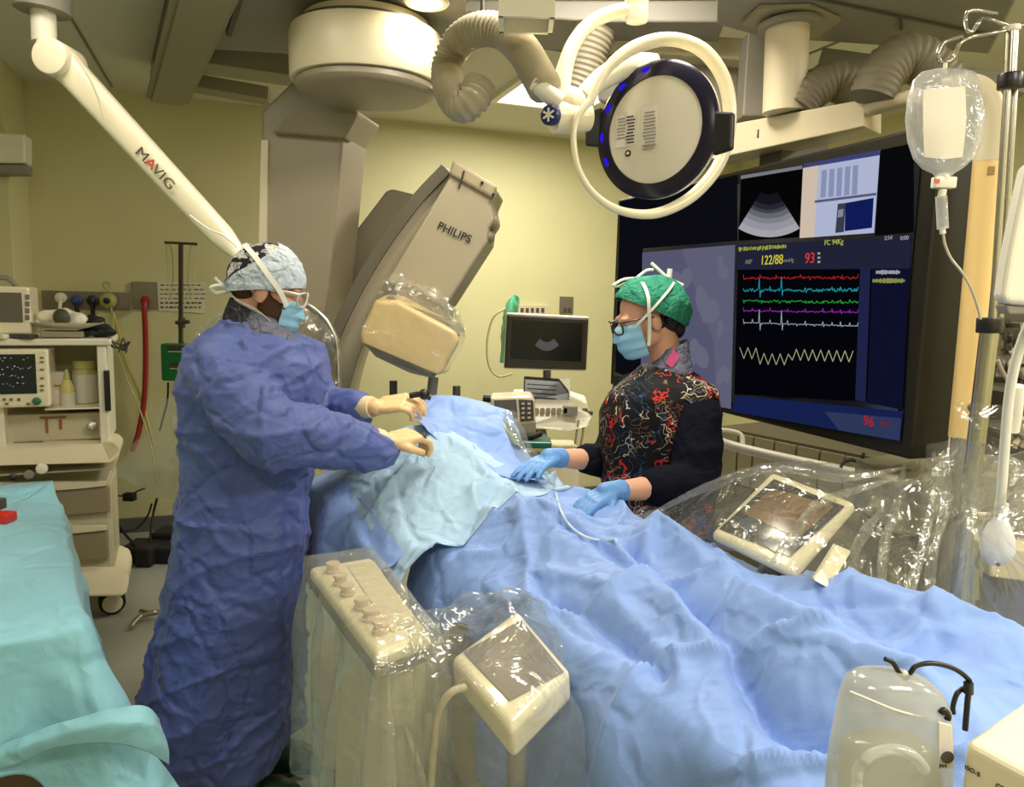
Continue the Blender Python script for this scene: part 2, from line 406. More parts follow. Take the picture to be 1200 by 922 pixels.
cbox('ceiling_beam', [w(700, 62, 3.2), w(866, 74, 3.2), w(864, 140, 3.2), w(700, 118, 3.2)], V((.1, .2, 0)), M_GREY, 'dull grey ceiling housing behind the lamp ring', 'ceiling housing')
# hoses (ribbed)
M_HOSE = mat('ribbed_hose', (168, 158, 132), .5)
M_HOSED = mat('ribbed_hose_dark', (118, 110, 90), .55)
t = thing('ribbed_hose', 'pale ribbed hose hanging in a loop beside the round drum', 'hose', w(566, 30, 2.2))
P = [w(562, 100, 2.15), w(553, 118, 2.13), w(540, 124, 2.15), w(528, 108, 2.2), w(524, 84, 2.25), w(530, 60, 2.25), w(545, 42, 2.22), w(566, 34, 2.18), (w(590, 38, 2.15)), w(612, 58, 2.12), w(628, 84, 2.08), w(640, 106, 2.05)]
b = B(); tube(b, P, .043, seg=20, rib=.0125, ripple=.0035); build('ribbed_tube', b, M_HOSE, t, angle=80)
b = B(); cyl(b, w(566, 36, 2.18), w(565, 18, 2.18), .014); cyl(b, w(565, 18, 2.18), w(565, -60, 2.18), .006); build('clamp', b, M_DGREY, t)
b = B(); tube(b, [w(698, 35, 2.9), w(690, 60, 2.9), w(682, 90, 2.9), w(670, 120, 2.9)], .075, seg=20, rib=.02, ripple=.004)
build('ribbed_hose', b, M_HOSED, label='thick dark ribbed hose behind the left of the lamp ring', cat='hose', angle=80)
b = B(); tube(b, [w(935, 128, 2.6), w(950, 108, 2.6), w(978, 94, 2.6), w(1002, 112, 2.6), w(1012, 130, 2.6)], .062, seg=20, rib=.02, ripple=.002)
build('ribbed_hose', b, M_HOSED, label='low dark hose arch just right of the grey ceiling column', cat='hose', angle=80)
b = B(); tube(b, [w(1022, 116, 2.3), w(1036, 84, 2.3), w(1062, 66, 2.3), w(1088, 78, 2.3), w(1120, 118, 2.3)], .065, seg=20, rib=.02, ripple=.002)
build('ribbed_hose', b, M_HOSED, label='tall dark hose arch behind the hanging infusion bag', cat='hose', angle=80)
# display suspension
t = thing('display_hanger', 'large grey ceiling carriage with a round column and pale beam over the display', 'ceiling mount', w(925, 40, 2.6))
b = B(); prism(b, [wz(x, y, 2.60) for x, y in ((838, -70), (840, 30), (900, 46), (975, 50), (1060, 56), (1160, 64), (1190, 4), (1190, -70))], V((0, 0, .28))); build('carriage', b, M_GREY, t, smooth=False, bev=.01)
b = B(); prism(b, [wz(x, y, 2.597) for x, y in ((870, 24), (905, 38), (960, 40), (985, 20), (950, 4), (890, 6))], V((0, 0, -.012))); build('mounting_plate', b, M_TAUPE, t, smooth=False)
b = B(); cyl(b, w(919, 132, 2.62), w(923, 30, 2.62), .070, seg=40); build('column', b, M_BEIGE, t)
b = B(); cyl(b, w(925, 34, 2.62), w(925, 26, 2.62), .10, seg=40); build('collar', b, M_GREY, t, bev=.004)
b = B(); prism(b, [w(800, 156, 3.05), w(1013, 116, 2.35), w(1013, 148, 2.35), w(800, 194, 3.05)], V((.10, .10, 0))); build('cross_beam', b, M_BEIGE, t, smooth=False, bev=.004)
b = B(); box(b, w(889, 157, 2.72), (.012, .02, .028)); build('socket', b, M_BLACK, t, smooth=False)
b = B(); cyl(b, w(1018, 128, 2.36), w(1075, 112, 2.2), .022); build('tube', b, M_BEIGE, t)
b = B(); beam(b, wz(955, -2, 2.596), wz(1165, 42, 2.596), .01, .008); beam(b, wz(1055, 20, 2.596), wz(1056, 34, 2.596), .01, .008); build('seam', b, M_DGREY, t, smooth=False)
for (x0, y0, x1, y1, Y, lab) in ((866, 50, 878, 128, 2.9, 'narrow grey upright panel left of the grey column'), (1066, 88, 1180, 70, 2.75, 'grey cross member behind the hanging infusion bag')):
    b = B()
    if x0 < 900: box(b, w(884, 92, 3.0), (.10, .1, .30))
    else: beam(b, w(960, 70, 2.9), w(1200, 104, 2.7), .1, .06)
    build('ceiling_strut', b, M_GREY, label=lab, cat='ceiling strut', smooth=False, bev=.006)
# ================================================================ CEILING C-ARM
M_CARM = mat('c_arm_enamel', (158, 148, 124), .4, var=.02)
M_CARMD = mat('c_arm_dark', (98, 92, 76), .5)
M_CARML = mat('c_arm_cream', (226, 216, 184), .35)
CA = thing('ceiling_c_arm', 'big beige ceiling-hung x-ray C-arm with round drum, column and slanted detector housing', 'x-ray machine', w(428, 60, 3.3))
c0 = w(430, 100, 3.2)
b = B(); lathe(b, [(.30, .0), (.305, .01), (.308, .16), (.300, .19), (.27, .20), (.25, .20), (.25, .24)], Matrix.Translation(c0), seg=64); build('drum', b, M_CARML, CA, angle=50)
b = B(); lathe(b, [(.24, -.045), (.268, -.04), (.282, -.025), (.282, -.004), (.24, -.002), (.24, .02)], Matrix.Translation(c0), seg=64); build('drum_cap', b, M_CARM, CA)
b = B(); lathe(b, [(.24, .19), (.285, .195), (.285, .205), (.24, .21)], Matrix.Translation(c0), seg=64); build('drum_ring', b, M_DGREY, CA)
# small hinge at the drum's right
b = B(); box(b, w(518, 104, 3.1), (.05, .08, .06)); build('bracket', b, M_TAUPE, CA, bev=.01, smooth=False)
# column
b = B(); prism(b, [w(303, 340, 3.55), w(306, 130, 3.55), w(345, 92, 3.55), w(420, 130, 3.55), w(402, 160, 3.55), w(385, 340, 3.55), w(372, 430, 3.55), w(305, 430, 3.55)], V((.05, .30, 0)))
build('column', b, M_CARM, CA, bev=.015, bseg=3, smooth=False)
b = B(); prism(b, [w(302, 340, 3.53), w(306, 164, 3.53), w(314, 164, 3.53), w(311, 340, 3.53)], V((0, .02, 0))); build('column_trim', b, M_CARML, CA, smooth=False)
b = B(); prism(b, [w(318, 155, 3.5), w(343, 128, 3.45), w(420, 132, 3.45), w(404, 162, 3.5)], V((0, .12, 0))); build('column_cap', b, M_TAUPE, CA, bev=.01, smooth=False)
# rear sleeve
b = B(); prism(b, [w(345, 420, 3.85), w(372, 330, 3.85), (w(412, 276, 3.85)), w(452, 224, 3.85), w(459, 221, 3.85), w(480, 226, 3.85), w(500, 232, 3.85), w(420, 360, 3.85), w(390, 450, 3.85)], V((.02, .30, 0)))
build('arc_sleeve', b, mat('c_arm_sleeve', (122, 114, 94), .5), CA, bev=.012, smooth=False)
# arc : swept rectangle
def sweep_rect(bm, pts, wdt, thk, wdir):
    P = cat_rom(pts, 8); n = len(P); R = []
    for i, p in enumerate(P):
        t = (P[min(i+1, n-1)]-P[max(i-1, 0)]).normalized(); a = (wdir - t*wdir.dot(t)).normalized(); c = t.cross(a)
        R.append([bm.verts.new(p + a*x*wdt/2 + c*y*thk/2) for x, y in ((-1, -1), (1, -1), (1, 1), (-1, 1))])
    for i in range(n-1):
        for j in range(4): bm.faces.new((R[i][j], R[i][(j+1) % 4], R[i+1][(j+1) % 4], R[i+1][j]))
    bm.faces.new(R[0][::-1]); bm.faces.new(R[-1]); bmesh.ops.recalc_face_normals(bm, faces=bm.faces); return bm
AP = [w(536, 212, 3.5), w(505, 245, 3.5), w(470, 292, 3.5), w(438, 345, 3.5), w(412, 400, 3.5), w(396, 455, 3.5), w(390, 520, 3.55)]
b = B(); sweep_rect(b, AP, .30, .15, V((0, 1, .1))); build('arc', b, M_CARM, CA, bev=.012, angle=30)
b = B(); sweep_rect(b, [p+V((-.045, -.02, .03)) for p in AP], .33, .05, V((0, 1, .1))); build('arc_track', b, M_CARMD, CA, angle=30)
b = B(); sweep_rect(b, [p+V((.04, -.12, -.02)) for p in AP[:-1]], .06, .07, V((0, 1, .1))); build('arc_ridge', b, M_CARM, CA, bev=.01, angle=30)
# housing
HN = V((.02, .30, .0))
b = B(); prism(b, [w(526, 208, 3.2), w(531, 191, 3.2), w(584, 223, 3.2), w(576, 240, 3.2), w(580, 258, 3.2), w(573, 268, 3.2), w(571, 284, 3.2), w(521, 362, 3.2), w(488, 340, 3.2), w(452, 330, 3.2), w(470, 300, 3.2)], HN)
build('detector_housing', b, M_CARM, CA, bev=.014, bseg=3, smooth=False)
b = B(); prism(b, [w(531, 186, 3.18), w(583, 218, 3.18), w(578, 233, 3.18), w(526, 204, 3.18)], V((.0, .34, .0))); build('housing_cap', b, mat('c_arm_cap', (150, 138, 110), .5), CA, bev=.012, smooth=False)
for q in ((576, 262, 3.3, .035), (573, 278, 3.3, .03)):
    b = B(); sph(b, w(q[0], q[1], q[2]), (q[3]*.8, .08, q[3])); build('side_knob', b, M_TAUPE, CA)
b = B(); beam(b, w(538, 221, 3.19), w(544, 200, 3.17), .006, .006); build('seam', b, M_DGREY, CA, smooth=False)
for q in ((565, 214), (578, 228)):
    b = B(); cyl(b, w(*q, 3.165), w(*q, 3.185), .006, seg=12); build('screw', b, M_BLACK, CA)
ex = (w(548, 278, 3.19)-w(517, 264, 3.19)).normalized()
text('logo_text', 'PHILIPS', .046, pframe(w(532.5, 272.5, 3.192), ex, ex.cross(V((0, 1, 0)))*-1 if False else V((0, 1, 0)).cross(ex)*-1), M_BLACK, CA, shx=1.02, off=.0006)
b = B(); prism(b, [w(472, 322, 3.22), w(526, 352, 3.22), w(528, 376, 3.22), w(515, 388, 3.22), w(462, 352, 3.22)], V((0, .2, 0))); build('neck', b, M_TAUPE, CA, bev=.006, smooth=False)
# detector head
DX = (w(536, 392, 3.1)-w(440, 348, 3.1)).normalized()
b = B(); prism(b, [w(421, 392, 2.98), w(440, 350, 2.98), w(466, 352, 2.98), w(534, 388, 2.98), w(539, 400, 2.98), w(519, 437, 2.98), w(510, 442, 2.98), w(424, 405, 2.98)], V((-.02, .42, .03)))
build('detector_head', b, mat('detector_cream', (234, 206, 154), .4), CA, bev=.02, bseg=4, smooth=False)
b = B(); prism(b, [w(425, 401, 2.975), w(512, 438, 2.975), w(508, 443, 3.0), w(480, 437, 3.0), w(440, 418, 3.0)], V((-.01, .36, .03))); build('detector_face', b, M_GREY, CA, bev=.004, smooth=False)
b = B(); prism(b, [w(455, 347, 3.0), w(530, 381, 3.0), w(538, 392, 3.0), w(530, 390, 3.0), w(450, 352, 3.0)], V((0, .36, 0))); build('detector_back', b, M_TAUPE, CA, smooth=False)
# plastic bag over the detector
C = [(414, 432, 458, 490, 520, 548), ]
rows = [[(446, 338, 2.94), (462, 328, 2.9), (482, 334, 2.9), (505, 342, 2.9), (530, 358, 2.92), (543, 378, 2.96)],
        [(434, 352, 2.93), (455, 350, 2.88), (480, 352, 2.88), (508, 366, 2.88), (534, 380, 2.9), (545, 394, 2.95)],
        [(426, 376, 2.95), (448, 378, 2.935), (476, 388, 2.93), (502, 398, 2.93), (524, 406, 2.94), (540, 408, 2.96)],
        [(418, 394, 2.95), (440, 402, 2.935), (468, 412, 2.93), (494, 424, 2.93), (514, 434, 2.94), (528, 430, 2.96)],
        [(424, 402, 3.05), (446, 412, 3.04), (470, 426, 3.04), (492, 440, 3.04), (506, 442, 3.05), (522, 438, 3.05)]]
b = B(); patch(b, W3(rows), 8, .010, 16, 3); build('plastic_cover', b, M_PLAST, label='clear crinkled plastic bag taped over the x-ray detector head', cat='plastic cover', base=True)
b = B()
rows = [[(450, 330, 2.95), (466, 322, 2.97), (490, 332, 2.97), (512, 340, 2.95), (538, 366, 2.93)],
        [(444, 342, 2.92), (462, 338, 2.86), (486, 344, 2.85), (512, 356, 2.86), (544, 384, 2.93)],
        [(438, 352, 2.94), (458, 352, 2.9), (482, 358, 2.9), (510, 372, 2.9), (546, 396, 2.95)]]
patch(b, W3(rows), 10, .016, 26, 9); build('plastic_ruffle', b, M_PLASTH, label='bunched clear plastic gathered above the x-ray detector head', cat='plastic cover')
# ================================================================ SHIELD ARM
SA = thing('shield_suspension', 'long cream ceiling arm slanting down behind the left person, carrying the lead shield', 'ceiling arm', w(60, 60, 2.6))
p0, p1 = w(74, 74, 2.6), w(283, 302, 2.75)
ax = (p1-p0).normalized(); sd = ax.cross(V((0, 1, 0))).normalized()
R = []
for k in range(17):
    t = k/16; p = p0.lerp(p1, t); wd2 = (.054 if t < .04 else .050-.008*t)*(1 if t < .9 else 1-.6*(t-.9)/.1)*.98
    R.append([p+sd*wd2*math.copysign(abs(math.cos(a))**.6, math.cos(a))+V((0, 1, 0))*.045*math.copysign(abs(math.sin(a))**.6, math.sin(a)) for a in [2*math.pi*j/20 for j in range(20)]])
b = B(); loft(b, R); build('spring_arm', b, M_CREAM, SA, angle=60)
b = B(); cyl(b, p0+V((-.01, -.065, .005)), p0+V((-.01, .07, .005)), .058, seg=32); build('elbow_joint', b, M_CREAM, SA, bev=.01)
b = B(); prism(b, [w(40, 42, 2.6), w(64, 50, 2.6), w(72, 56, 2.6), w(64, 82, 2.6), w(42, 76, 2.6)], V((0, .09, 0))); build('elbow_bracket', b, M_CREAM, SA, bev=.012, smooth=False)
b = B(); cyl(b, w(52, 50, 2.64), w(48, -50, 2.64), .038); build('down_tube', b, M_WHITE, SA)
b = B(); cyl(b, w(50, 14, 2.64), w(50, -40, 2.64), .085, seg=32); build('tube_cover', b, M_GREY, SA)
b = B(); tube(b, [w(88, 66, 2.535), w(104, 90, 2.53), w(116, 118, 2.545), w(122, 140, 2.55)], .003); build('seam', b, M_BEIGE, SA)
b = B(); tube(b, [w(222, 252, 2.63), w(244, 268, 2.63), w(262, 276, 2.64), w(278, 290, 2.66)], .003); build('seam', b, M_WHITE, SA)
ex = (w(205, 222, 2.6)-w(160, 176, 2.6)).normalized()
tm = ['M', 'A', 'V', 'I', 'G']
M_LOGO = mat('logo_grey', (80, 70, 60), .5); M_LOGOR = mat('logo_red', (200, 60, 40), .5)
ps = [(168, 182), (178, 192), (186, 200), (192, 206), (199, 214)]
for ch, q in zip(tm, ps):
    t_ = ((w(*q, 2.6)-p0).dot(ax))/(p1-p0).length; cc = p0.lerp(p1, t_) + V((0, -.052, 0))
    text('logo_text', ch, .047, pframe(cc, ex, V((0, 1, 0)).cross(ex)*-1), M_LOGOR if ch in 'A' else M_LOGO, SA, shx=1.25)
# overhead-arm side rail: the bag over the shield
# ================================================================ SURGICAL LAMP
LN0 = -(w(768, 152, 2.1)-CAMP).normalized()
LC = w(768, 153, 2.1)
mi = (crt*math.cos(math.radians(-20)) + cup*math.sin(math.radians(-20))).normalized()
LN = (LN0*math.cos(math.radians(31)) - mi*math.sin(math.radians(31))).normalized()
lx = (crt - LN*crt.dot(LN)).normalized(); ly = LN.cross(lx)
ML = Matrix(((lx.x, ly.x, LN.x, LC.x), (lx.y, ly.y, LN.y, LC.y), (lx.z, ly.z, LN.z, LC.z), (0, 0, 0, 1)))
SL = thing('surgical_lamp', 'round ceiling surgical lamp with cream ring, blue-black rim and pale disc', 'surgical lamp', LC)
RI = .142; RO_ = .180
M_RIM = mat('lamp_rim', (20, 14, 40), .25)
b = B(); lathe(b, [(.05, -.07), (.12, -.065), (RO_-.01, -.03), (RO_, -.015), (RO_, .0), (RI+.003, .004), (RI-.01, .0), (.05, 0)], ML, seg=72); build('lamp_body', b, M_CREAM, SL, angle=50)
b = B(); lathe(b, [(RI-.004, .002), (RI-.002, .012), (RO_-.008, .010), (RO_+.001, .002), (RO_, -.004), (RI-.004, -.003)], ML, seg=96)
build('lamp_rim', b, M_RIM, SL, angle=50)
b = B(); lathe(b, [(.001, .0), (RI-.003, .0), (RI-.003, .008), (.001, .010)], ML, seg=72); build('disc', b, mat('lamp_disc', (216, 208, 190), .45), SL)
# blue glow elements on the rim
MG = emis('blue_led', (40, 20, 215), .8)
for a in (100, 128, 152, 180, 205):
    for da in range(1):
        r = (RI+RO_)/2; A = math.radians(a)
        b = B(); lathe(b, [(.001, 0), (.008, 0), (.007, .001), (.001, .0015)], ML @ Matrix.Translation((r*math.cos(A), r*math.sin(A), .0100)) @ Matrix.Rotation(A, 4, 'Z') @ Matrix.Diagonal(V((.9, 1.8, 1, 1))), seg=16); build('blue_light', b, MG, SL)
for sgn in (-1, 1):
    b = B(); pts = [(RO_*.93*sgn, .055), (RO_*1.22*sgn, .045), (RO_*1.22*sgn, -.045), (RO_*.93*sgn, -.055)]
    prism(b, [ML @ V((x, y-.03*sgn, -.012)) for x, y in pts], LN*.022); build('side_tab', b, M_BLACK, SL, bev=.006, smooth=False)
# labels on the disc
M_LAB = mat('label_paper', (222, 216, 205), .5); M_INK = mat('label_ink', (70, 66, 62), .6); M_INKL = mat('label_ink_light', (150, 144, 136), .6)
def lamp_rect(x, y, wx, wy, m, dz=.0095, name='label'):
    b = B(); box(b, ML @ V((x, y, dz)), (wx, wy, .001), Matrix((lx, ly, LN)).transposed()); return build(name, b, m, SL, smooth=False)
for (x0, y0, nn, wx, m_) in ((-.098, .02, 7, .030, M_INKL), (-.070, .022, 9, .028, M_INK), (-.012, .025, 12, .042, M_INKL)):
    lamp_rect(x0, y0-.012, wx+.004, .085 if wx < .04 else .10, M_LAB, .0105)
    b = B()
    for k in range(nn):
        box(b, ML @ V((x0+random.uniform(-.002, .002), y0+.022-k*.0085, .0115)), (wx*random.uniform(.7, 1), .0042, .0006), Matrix((lx, ly, LN)).transposed())
    build('label_print', b, m_, SL, smooth=False)
b = B(); lathe(b, [(.001, 0), (.009, 0), (.009, .0012), (.001, .0012)], ML @ Matrix.Translation((-.077, -.052, .0098)), seg=24); build('warning_mark', b, M_BLACK, SL)
b = B(); lathe(b, [(.001, 0), (.0045, 0), (.0045, .0008), (.001, .0008)], ML @ Matrix.Translation((-.077, -.052, .0112)), seg=16); build('warning_mark', b, M_LAB, SL)
# ring yoke: built through projected ellipse pixels, behind/around the disc
ringpx = [(692, 118), (712, 80), (745, 55), (785, 46), (822, 58), (846, 88), (855, 125), (852, 165), (838, 200), (808, 232), (768, 250), (728, 247), (697, 228), (678, 198), (672, 160), (678, 135)]
b = B(); tube(b, [w(x, y, 2.08+.0006*(x-765)) for x, y in ringpx+ringpx[:1]], .013, seg=14, rads=[.011, .014, .018, .018, .019, .019, .019, .018, .017, .016, .014, .011, .009, .008, .008, .009, .011]); build('yoke_ring', b, M_CREAM, SL, angle=80)
b = B(); tube(b, [w(682, 112, 2.10), w(706, 92, 2.14), w(735, 78, 2.16), w(770, 72, 2.18)], .024, rads=[.02, .03, .035, .02]); build('back_fairing', b, M_WHITE, SL, angle=80)
b = B(); tube(b, [w(746, 12, 2.15), w(722, 14, 2.15), w(694, 26, 2.14), w(673, 50, 2.12), w(662, 80, 2.1), w(657, 112, 2.08), w(656, 128, 2.08)], .019, rads=[.021, .019, .019, .021, .024, .022]); build('support_arm', b, M_CREAM, SL, angle=80)
b = B(); cyl(b, w(746, 26, 2.15), w(747, -2, 2.15), .030); cyl(b, w(747, 0, 2.15), w(747, -60, 2.15), .036); build('ceiling_tube', b, M_WHITE, SL, bev=.004)
b = B(); cyl(b, w(648, 137, 2.06), w(690, 138, 2.10), .042, .036, seg=28); sph(b, w(668, 122, 2.09), .045); build('yoke_joint', b, M_CREAM, SL, bev=.004)
b = B(); tube(b, [w(625, 97, 2.04), w(640, 108, 2.04), w(655, 120, 2.05)], .023, rads=[.02, .023, .026]); build('hose_socket', b, M_WHITE, SL, angle=70)
jn = (w(648, 137, 2.0)-w(690, 138, 2.1)).normalized(); q = V((0, 0, 1)).rotation_difference((jn*.8-fwd*.45).normalized()).to_matrix().to_4x4()
b = B(); lathe(b, [(.001, -.01), (.026, -.01), (.026, .006), (.022, .01), (.001, .011)], Matrix.Translation(w(645, 135, 2.025)) @ q, seg=32); build('joint_cap', b, mat('cap_navy', (24, 34, 92), .3), SL)
b = B()
for k in range(3):
    box(b, (Matrix.Translation(w(645, 135, 2.025)) @ q @ Matrix.Rotation(k*math.pi/3, 4, 'Z')) @ V((0, 0, .0115)), (.034, .005, .002), (q @ Matrix.Rotation(k*math.pi/3, 4, 'Z')).to_3x3())
build('cap_emblem', b, M_WHITE, SL, smooth=False)
# ================================================================ WALL DISPLAY
PR, PLf = w(1085, 340, 1.99), w(719, 345, 3.65)
tx = V((PR.x-PLf.x, PR.y-PLf.y, 0)); TW = tx.length; tx.normalize(); tn = tx.cross(Z); 
if (CAMP-PR).dot(tn) < 0: tn = -tn
TO = V((PLf.x, PLf.y, 0))
def tv(px, py, off=0.0):
    return wp(px, py, TO, tn) + tn*off
zt, zb = tv(1097, 143).z, tv(1074, 541).z
def tvp(s, z, off=0.): return TO + tx*s + Z*z + tn*off
TV = thing('wall_display', 'huge black ceiling-hung display showing echo image, chart and vital-sign traces', 'display', tvp(TW/2, zb))
b = B(); prism(b, [tvp(0, zb), tvp(TW, zb), tvp(TW, zt), tvp(0, zt)], -tn*.14); build('casing', b, mat('display_casing', (24, 21, 13), .4, spec=.3), TV, bev=.01, smooth=False)
b = B(); m_ = .05; prism(b, [tvp(m_, zb+m_, .001), tvp(TW-m_, zb+m_, .001), tvp(TW-m_, zt-m_, .001), tvp(m_, zt-m_, .001)], tn*.003); build('screen_glass', b, mat('display_glass', (22, 24, 34), .16, spec=.7), TV, smooth=False)
def tvpoly(name, pts, m, off=.0050, th=.0006):
    b = B(); prism(b, [tv(x, y, off) for x, y in pts], tn*th); return build(name, b, m, TV, smooth=False)
def scr(name, col, s=.8): return emis('screen_'+name, col, s*.72)
E = scr
tvpoly('xray_panel', [(754, 296), (863, 287), (858, 479), (840, 476), (752, 446)], E('xray', (96, 96, 124), .8))
tvpoly('xray_shade', [(800, 292), (862, 287), (858, 479), (842, 476), (838, 400)], E('xray2', (112, 112, 140), .7), .0058)
b = B(); 
for (x, y, r1) in ((800, 330, 18), (830, 360, 22), (848, 315, 12), (818, 415, 20), (850, 440, 13), (846, 385, 9)):
    pts = []
    for k in range(18):
        a = 2*math.pi*k/18; rr = r1*(1+.35*math.sin(a*2+x)+.2*math.sin(3*a+y)); px_, py_ = x+rr*math.cos(a)*.5, y+rr*math.sin(a)
        pts.append(tv(min(px_, 857), py_, .0066))
    prism(b, pts, tn*.0004)
build('xray_clouds', b, E('xray3', (126, 126, 150), .65), TV, smooth=False)
tvpoly('left_panel', [(728, 236), (865, 205), (865, 282), (754, 291), (752, 446), (722, 436)], E('dk0', (16, 17, 24), .7), .0046)
tvpoly('upper_right_panel', [(1033, 176), (1072, 168), (1072, 272), (1027, 276)], E('dk1', (14, 15, 18), .6), .0046)
tvpoly('echo_panel', [(870, 206), (942, 194), (937, 278), (867, 282)], E('echo_bg', (9, 9, 11), .6))
tvpoly('echo_header', [(870, 206), (942, 194), (942, 198), (870, 210)], E('echo_hd', (150, 155, 165), .6), .006)
# echo fan: nested
def fan(r0, r1, a0, a1, apex, m, off):
    pts = []
    for k in range(17):
        a = math.radians(a0+(a1-a0)*k/16); pts.append((apex[0]+r1*math.sin(a), apex[1]+r1*math.cos(a)*1.0))
    for k in range(16, -1, -1):
        a = math.radians(a0+(a1-a0)*k/16); pts.append((apex[0]+r0*math.sin(a), apex[1]+r0*math.cos(a)))
    tvpoly('echo_fan', pts, m, off)
for i, (ra, rb, g) in enumerate(((18, 30, 22), (30, 36, 42), (36, 40, 70), (40, 46, 110), (46, 52, 138), (52, 60, 160), (60, 68, 176))):
    fan(ra, rb, -32, 32, (903+ (0), 210), E('fan%d' % i, (g, g+1, g+10), .85), .0062)
tvpoly('chart_window', [(944, 192), (1033, 176), (1026, 273), (939, 279)], E('win', (188, 196, 226), .85))
tvpoly('chart_titlebar', [(944, 192), (1033, 176), (1033, 182), (944, 197)], E('wint', (70, 74, 130), .8), .006)
tvpoly('chart_sidebar', [(943, 197), (961, 194), (956, 278), (939, 279)], E('wins', (222, 204, 184), .85), .006)
for k in range(5):
    x = 965+k*9.2; tvpoly('chart_column', [(x, 200-k*1.4), (x+6, 199-k*1.4), (x+4.5, 231-k*.8), (x-1.5, 232-k*.8)], E('col', (150, 160, 196), .8), .0062)
tvpoly('chart_divider', [(957, 235), (1029, 226), (1029, 229), (957, 238)], E('wind', (96, 100, 130), .8), .0066)
tvpoly('chart_blue_panel', [(993, 238), (1026, 232), (1024, 267), (992, 271)], E('blue', (16, 30, 92), .9), .0066)
tvpoly('chart_thumbnail', [(984, 239), (993, 238), (991, 272), (981, 273)], E('thumb', (60, 64, 80), .9), .0066)
tvpoly('chart_thumbnail', [(985, 246), (991, 245), (990, 254), (984, 255)], E('thumb2', (140, 144, 160), .9), .0074)
# vitals
tvpoly('vitals_header', [(866, 287), (1070, 277), (1068, 315), (866, 316)], E('vh', (40, 42, 66), .7))
tvpoly('vitals_window', [(866, 316), (1023, 314), (1018, 470), (862, 462)], E('vw', (6, 7, 14), .7))
tvpoly('vitals_margin', [(1010, 314), (1022, 314), (1016, 470), (1004, 469)], E('vm', (38, 44, 84), .7), .0056)
tvpoly('vitals_side', [(1024, 314), (1068, 314), (1059, 480), (1018, 472)], E('vs', (18, 22, 50), .7))
tvpoly('vitals_footer', [(862, 463), (1060, 482), (1056, 517), (860, 482)], E('vf', (28, 40, 92), .7))
tvpoly('vitals_footer_light', [(968, 482), (1058, 490), (1056, 516), (985, 504)], E('vfl', (60, 72, 112), .6), .0056)
def trace(name, pts, col, wd_=.0022, s=.75):
    b = B()
    for p, q in zip(pts[:-1], pts[1:]):
        a, c = tv(*p, .0075), tv(*q, .0075)
        if (c-a).length > 1e-4: beam(b, a, c, wd_, .0008, up=tn)
    return build(name, b, E('trace%d_%d_%d' % col, col, s), TV, smooth=False)
def ecg(y, col, amp, nb, x0=873, x1=1008, slope=.02, noise_=1.2, big=()):
    pts = []; n_ = 150; 
    for k in range(n_+1):
        x = x0+(x1-x0)*k/n_; ph = (k*nb/n_) % 1; v = random.uniform(-noise_, noise_)*.5
        if ph < .06: v -= amp
        elif ph < .12: v += amp*.4
        for bg in big:
            if abs(x-bg) < .5: v -= 16
            elif abs(x-bg-1) < .5: v += 8
        pts.append((x, y+slope*(x-x0)+v))
    trace('vital_trace', pts, col)
ecg(326, (190, 40, 40), 3, 14, slope=-.005, noise_=3); ecg(340, (40, 170, 190), 3, 13, slope=.0, noise_=4, big=(892, 918)); ecg(353, (50, 170, 70), 2, 13, slope=.01, noise_=3.5)
ecg(364, (170, 40, 190), 3.5, 13, slope=.015, noise_=1.5); ecg(378, (168, 180, 190), 4, 13, slope=.03, noise_=1, big=(892, 918))
pts = []
for k in range(29):
    x = 869+k*4.75; y = 410+ (10 if 5 <= k <= 12 else 4) + (6 if k % 2 else -7) + k*.15; pts.append((x, y))
trace('vital_trace', pts, (190, 190, 150), .0024)
tvM = lambda px, py: pframe(tv(px, py, .0065), tx, Z)
text('readout', '122/88', .044, tvM(906, 305), E('ry', (215, 205, 60), .9), TV, shx=.95)
text('readout', 'ABP', .022, tvM(879, 307), E('rg', (130, 134, 110), .8), TV)
text('readout', 'mmHg', .018, tvM(926, 305), E('rg', (130, 134, 110), .8), TV)
text('readout', '93', .046, tvM(951, 303), E('rr', (220, 60, 60), .9), TV)
b = B()
for k in range(3): box(b, tv(962, 297+k*5, .0065), (.008, .006, .006))
build('readout', b, E('rg2', (190, 170, 170), .8), TV, smooth=False)
text('readout', 'FC 94Kg', .022, tvM(979, 284), E('ry2', (190, 195, 80), .8), TV)
text('readout', '2:54', .016, tvM(1043, 279), E('rw', (160, 165, 175), .8), TV); text('readout', '0:00', .016, tvM(1062, 279), E('rw', (160, 165, 175), .8), TV)
text('readout', '96', .040, tvM(1020, 494), E('rd', (200, 30, 30), .8), TV); text('readout', 'bpm', .022, tvM(1040, 496), E('rdk', (130, 30, 44), .8), TV)
# unreadable name line: small glyph-like bars
b = B(); x = 868
while x < 924:
    wd_ = random.uniform(1.3, 2.6); y = 292-(x-868)*.055
    box(b, tv(x, y+random.uniform(-.6, .6), .0065), (.0035, .0035, random.uniform(.008, .016))); x += wd_
build('name_line', b, E('ry3', (180, 185, 70), .7), TV, smooth=False)
for (x0, x1, y, c_) in ((1030, 1058, 319, (180, 182, 190)), (1026, 1062, 329, (160, 160, 90))):
    b = B(); x = x0
    while x < x1: box(b, tv(x, y, .0065), (.006, .003, random.uniform(.006, .014))); x += random.uniform(1.4, 2.6)
    build('side_caption', b, E('cap%d' % x0, c_, .7), TV, smooth=False)
# mount behind
b = B(); beam(b, tvp(TW*.55, zt-.2, -.2), tvp(TW*.55, zt+.12, -.2), .2, .12, up=tx); build('rear_mount', b, M_DGREY, TV, smooth=False)
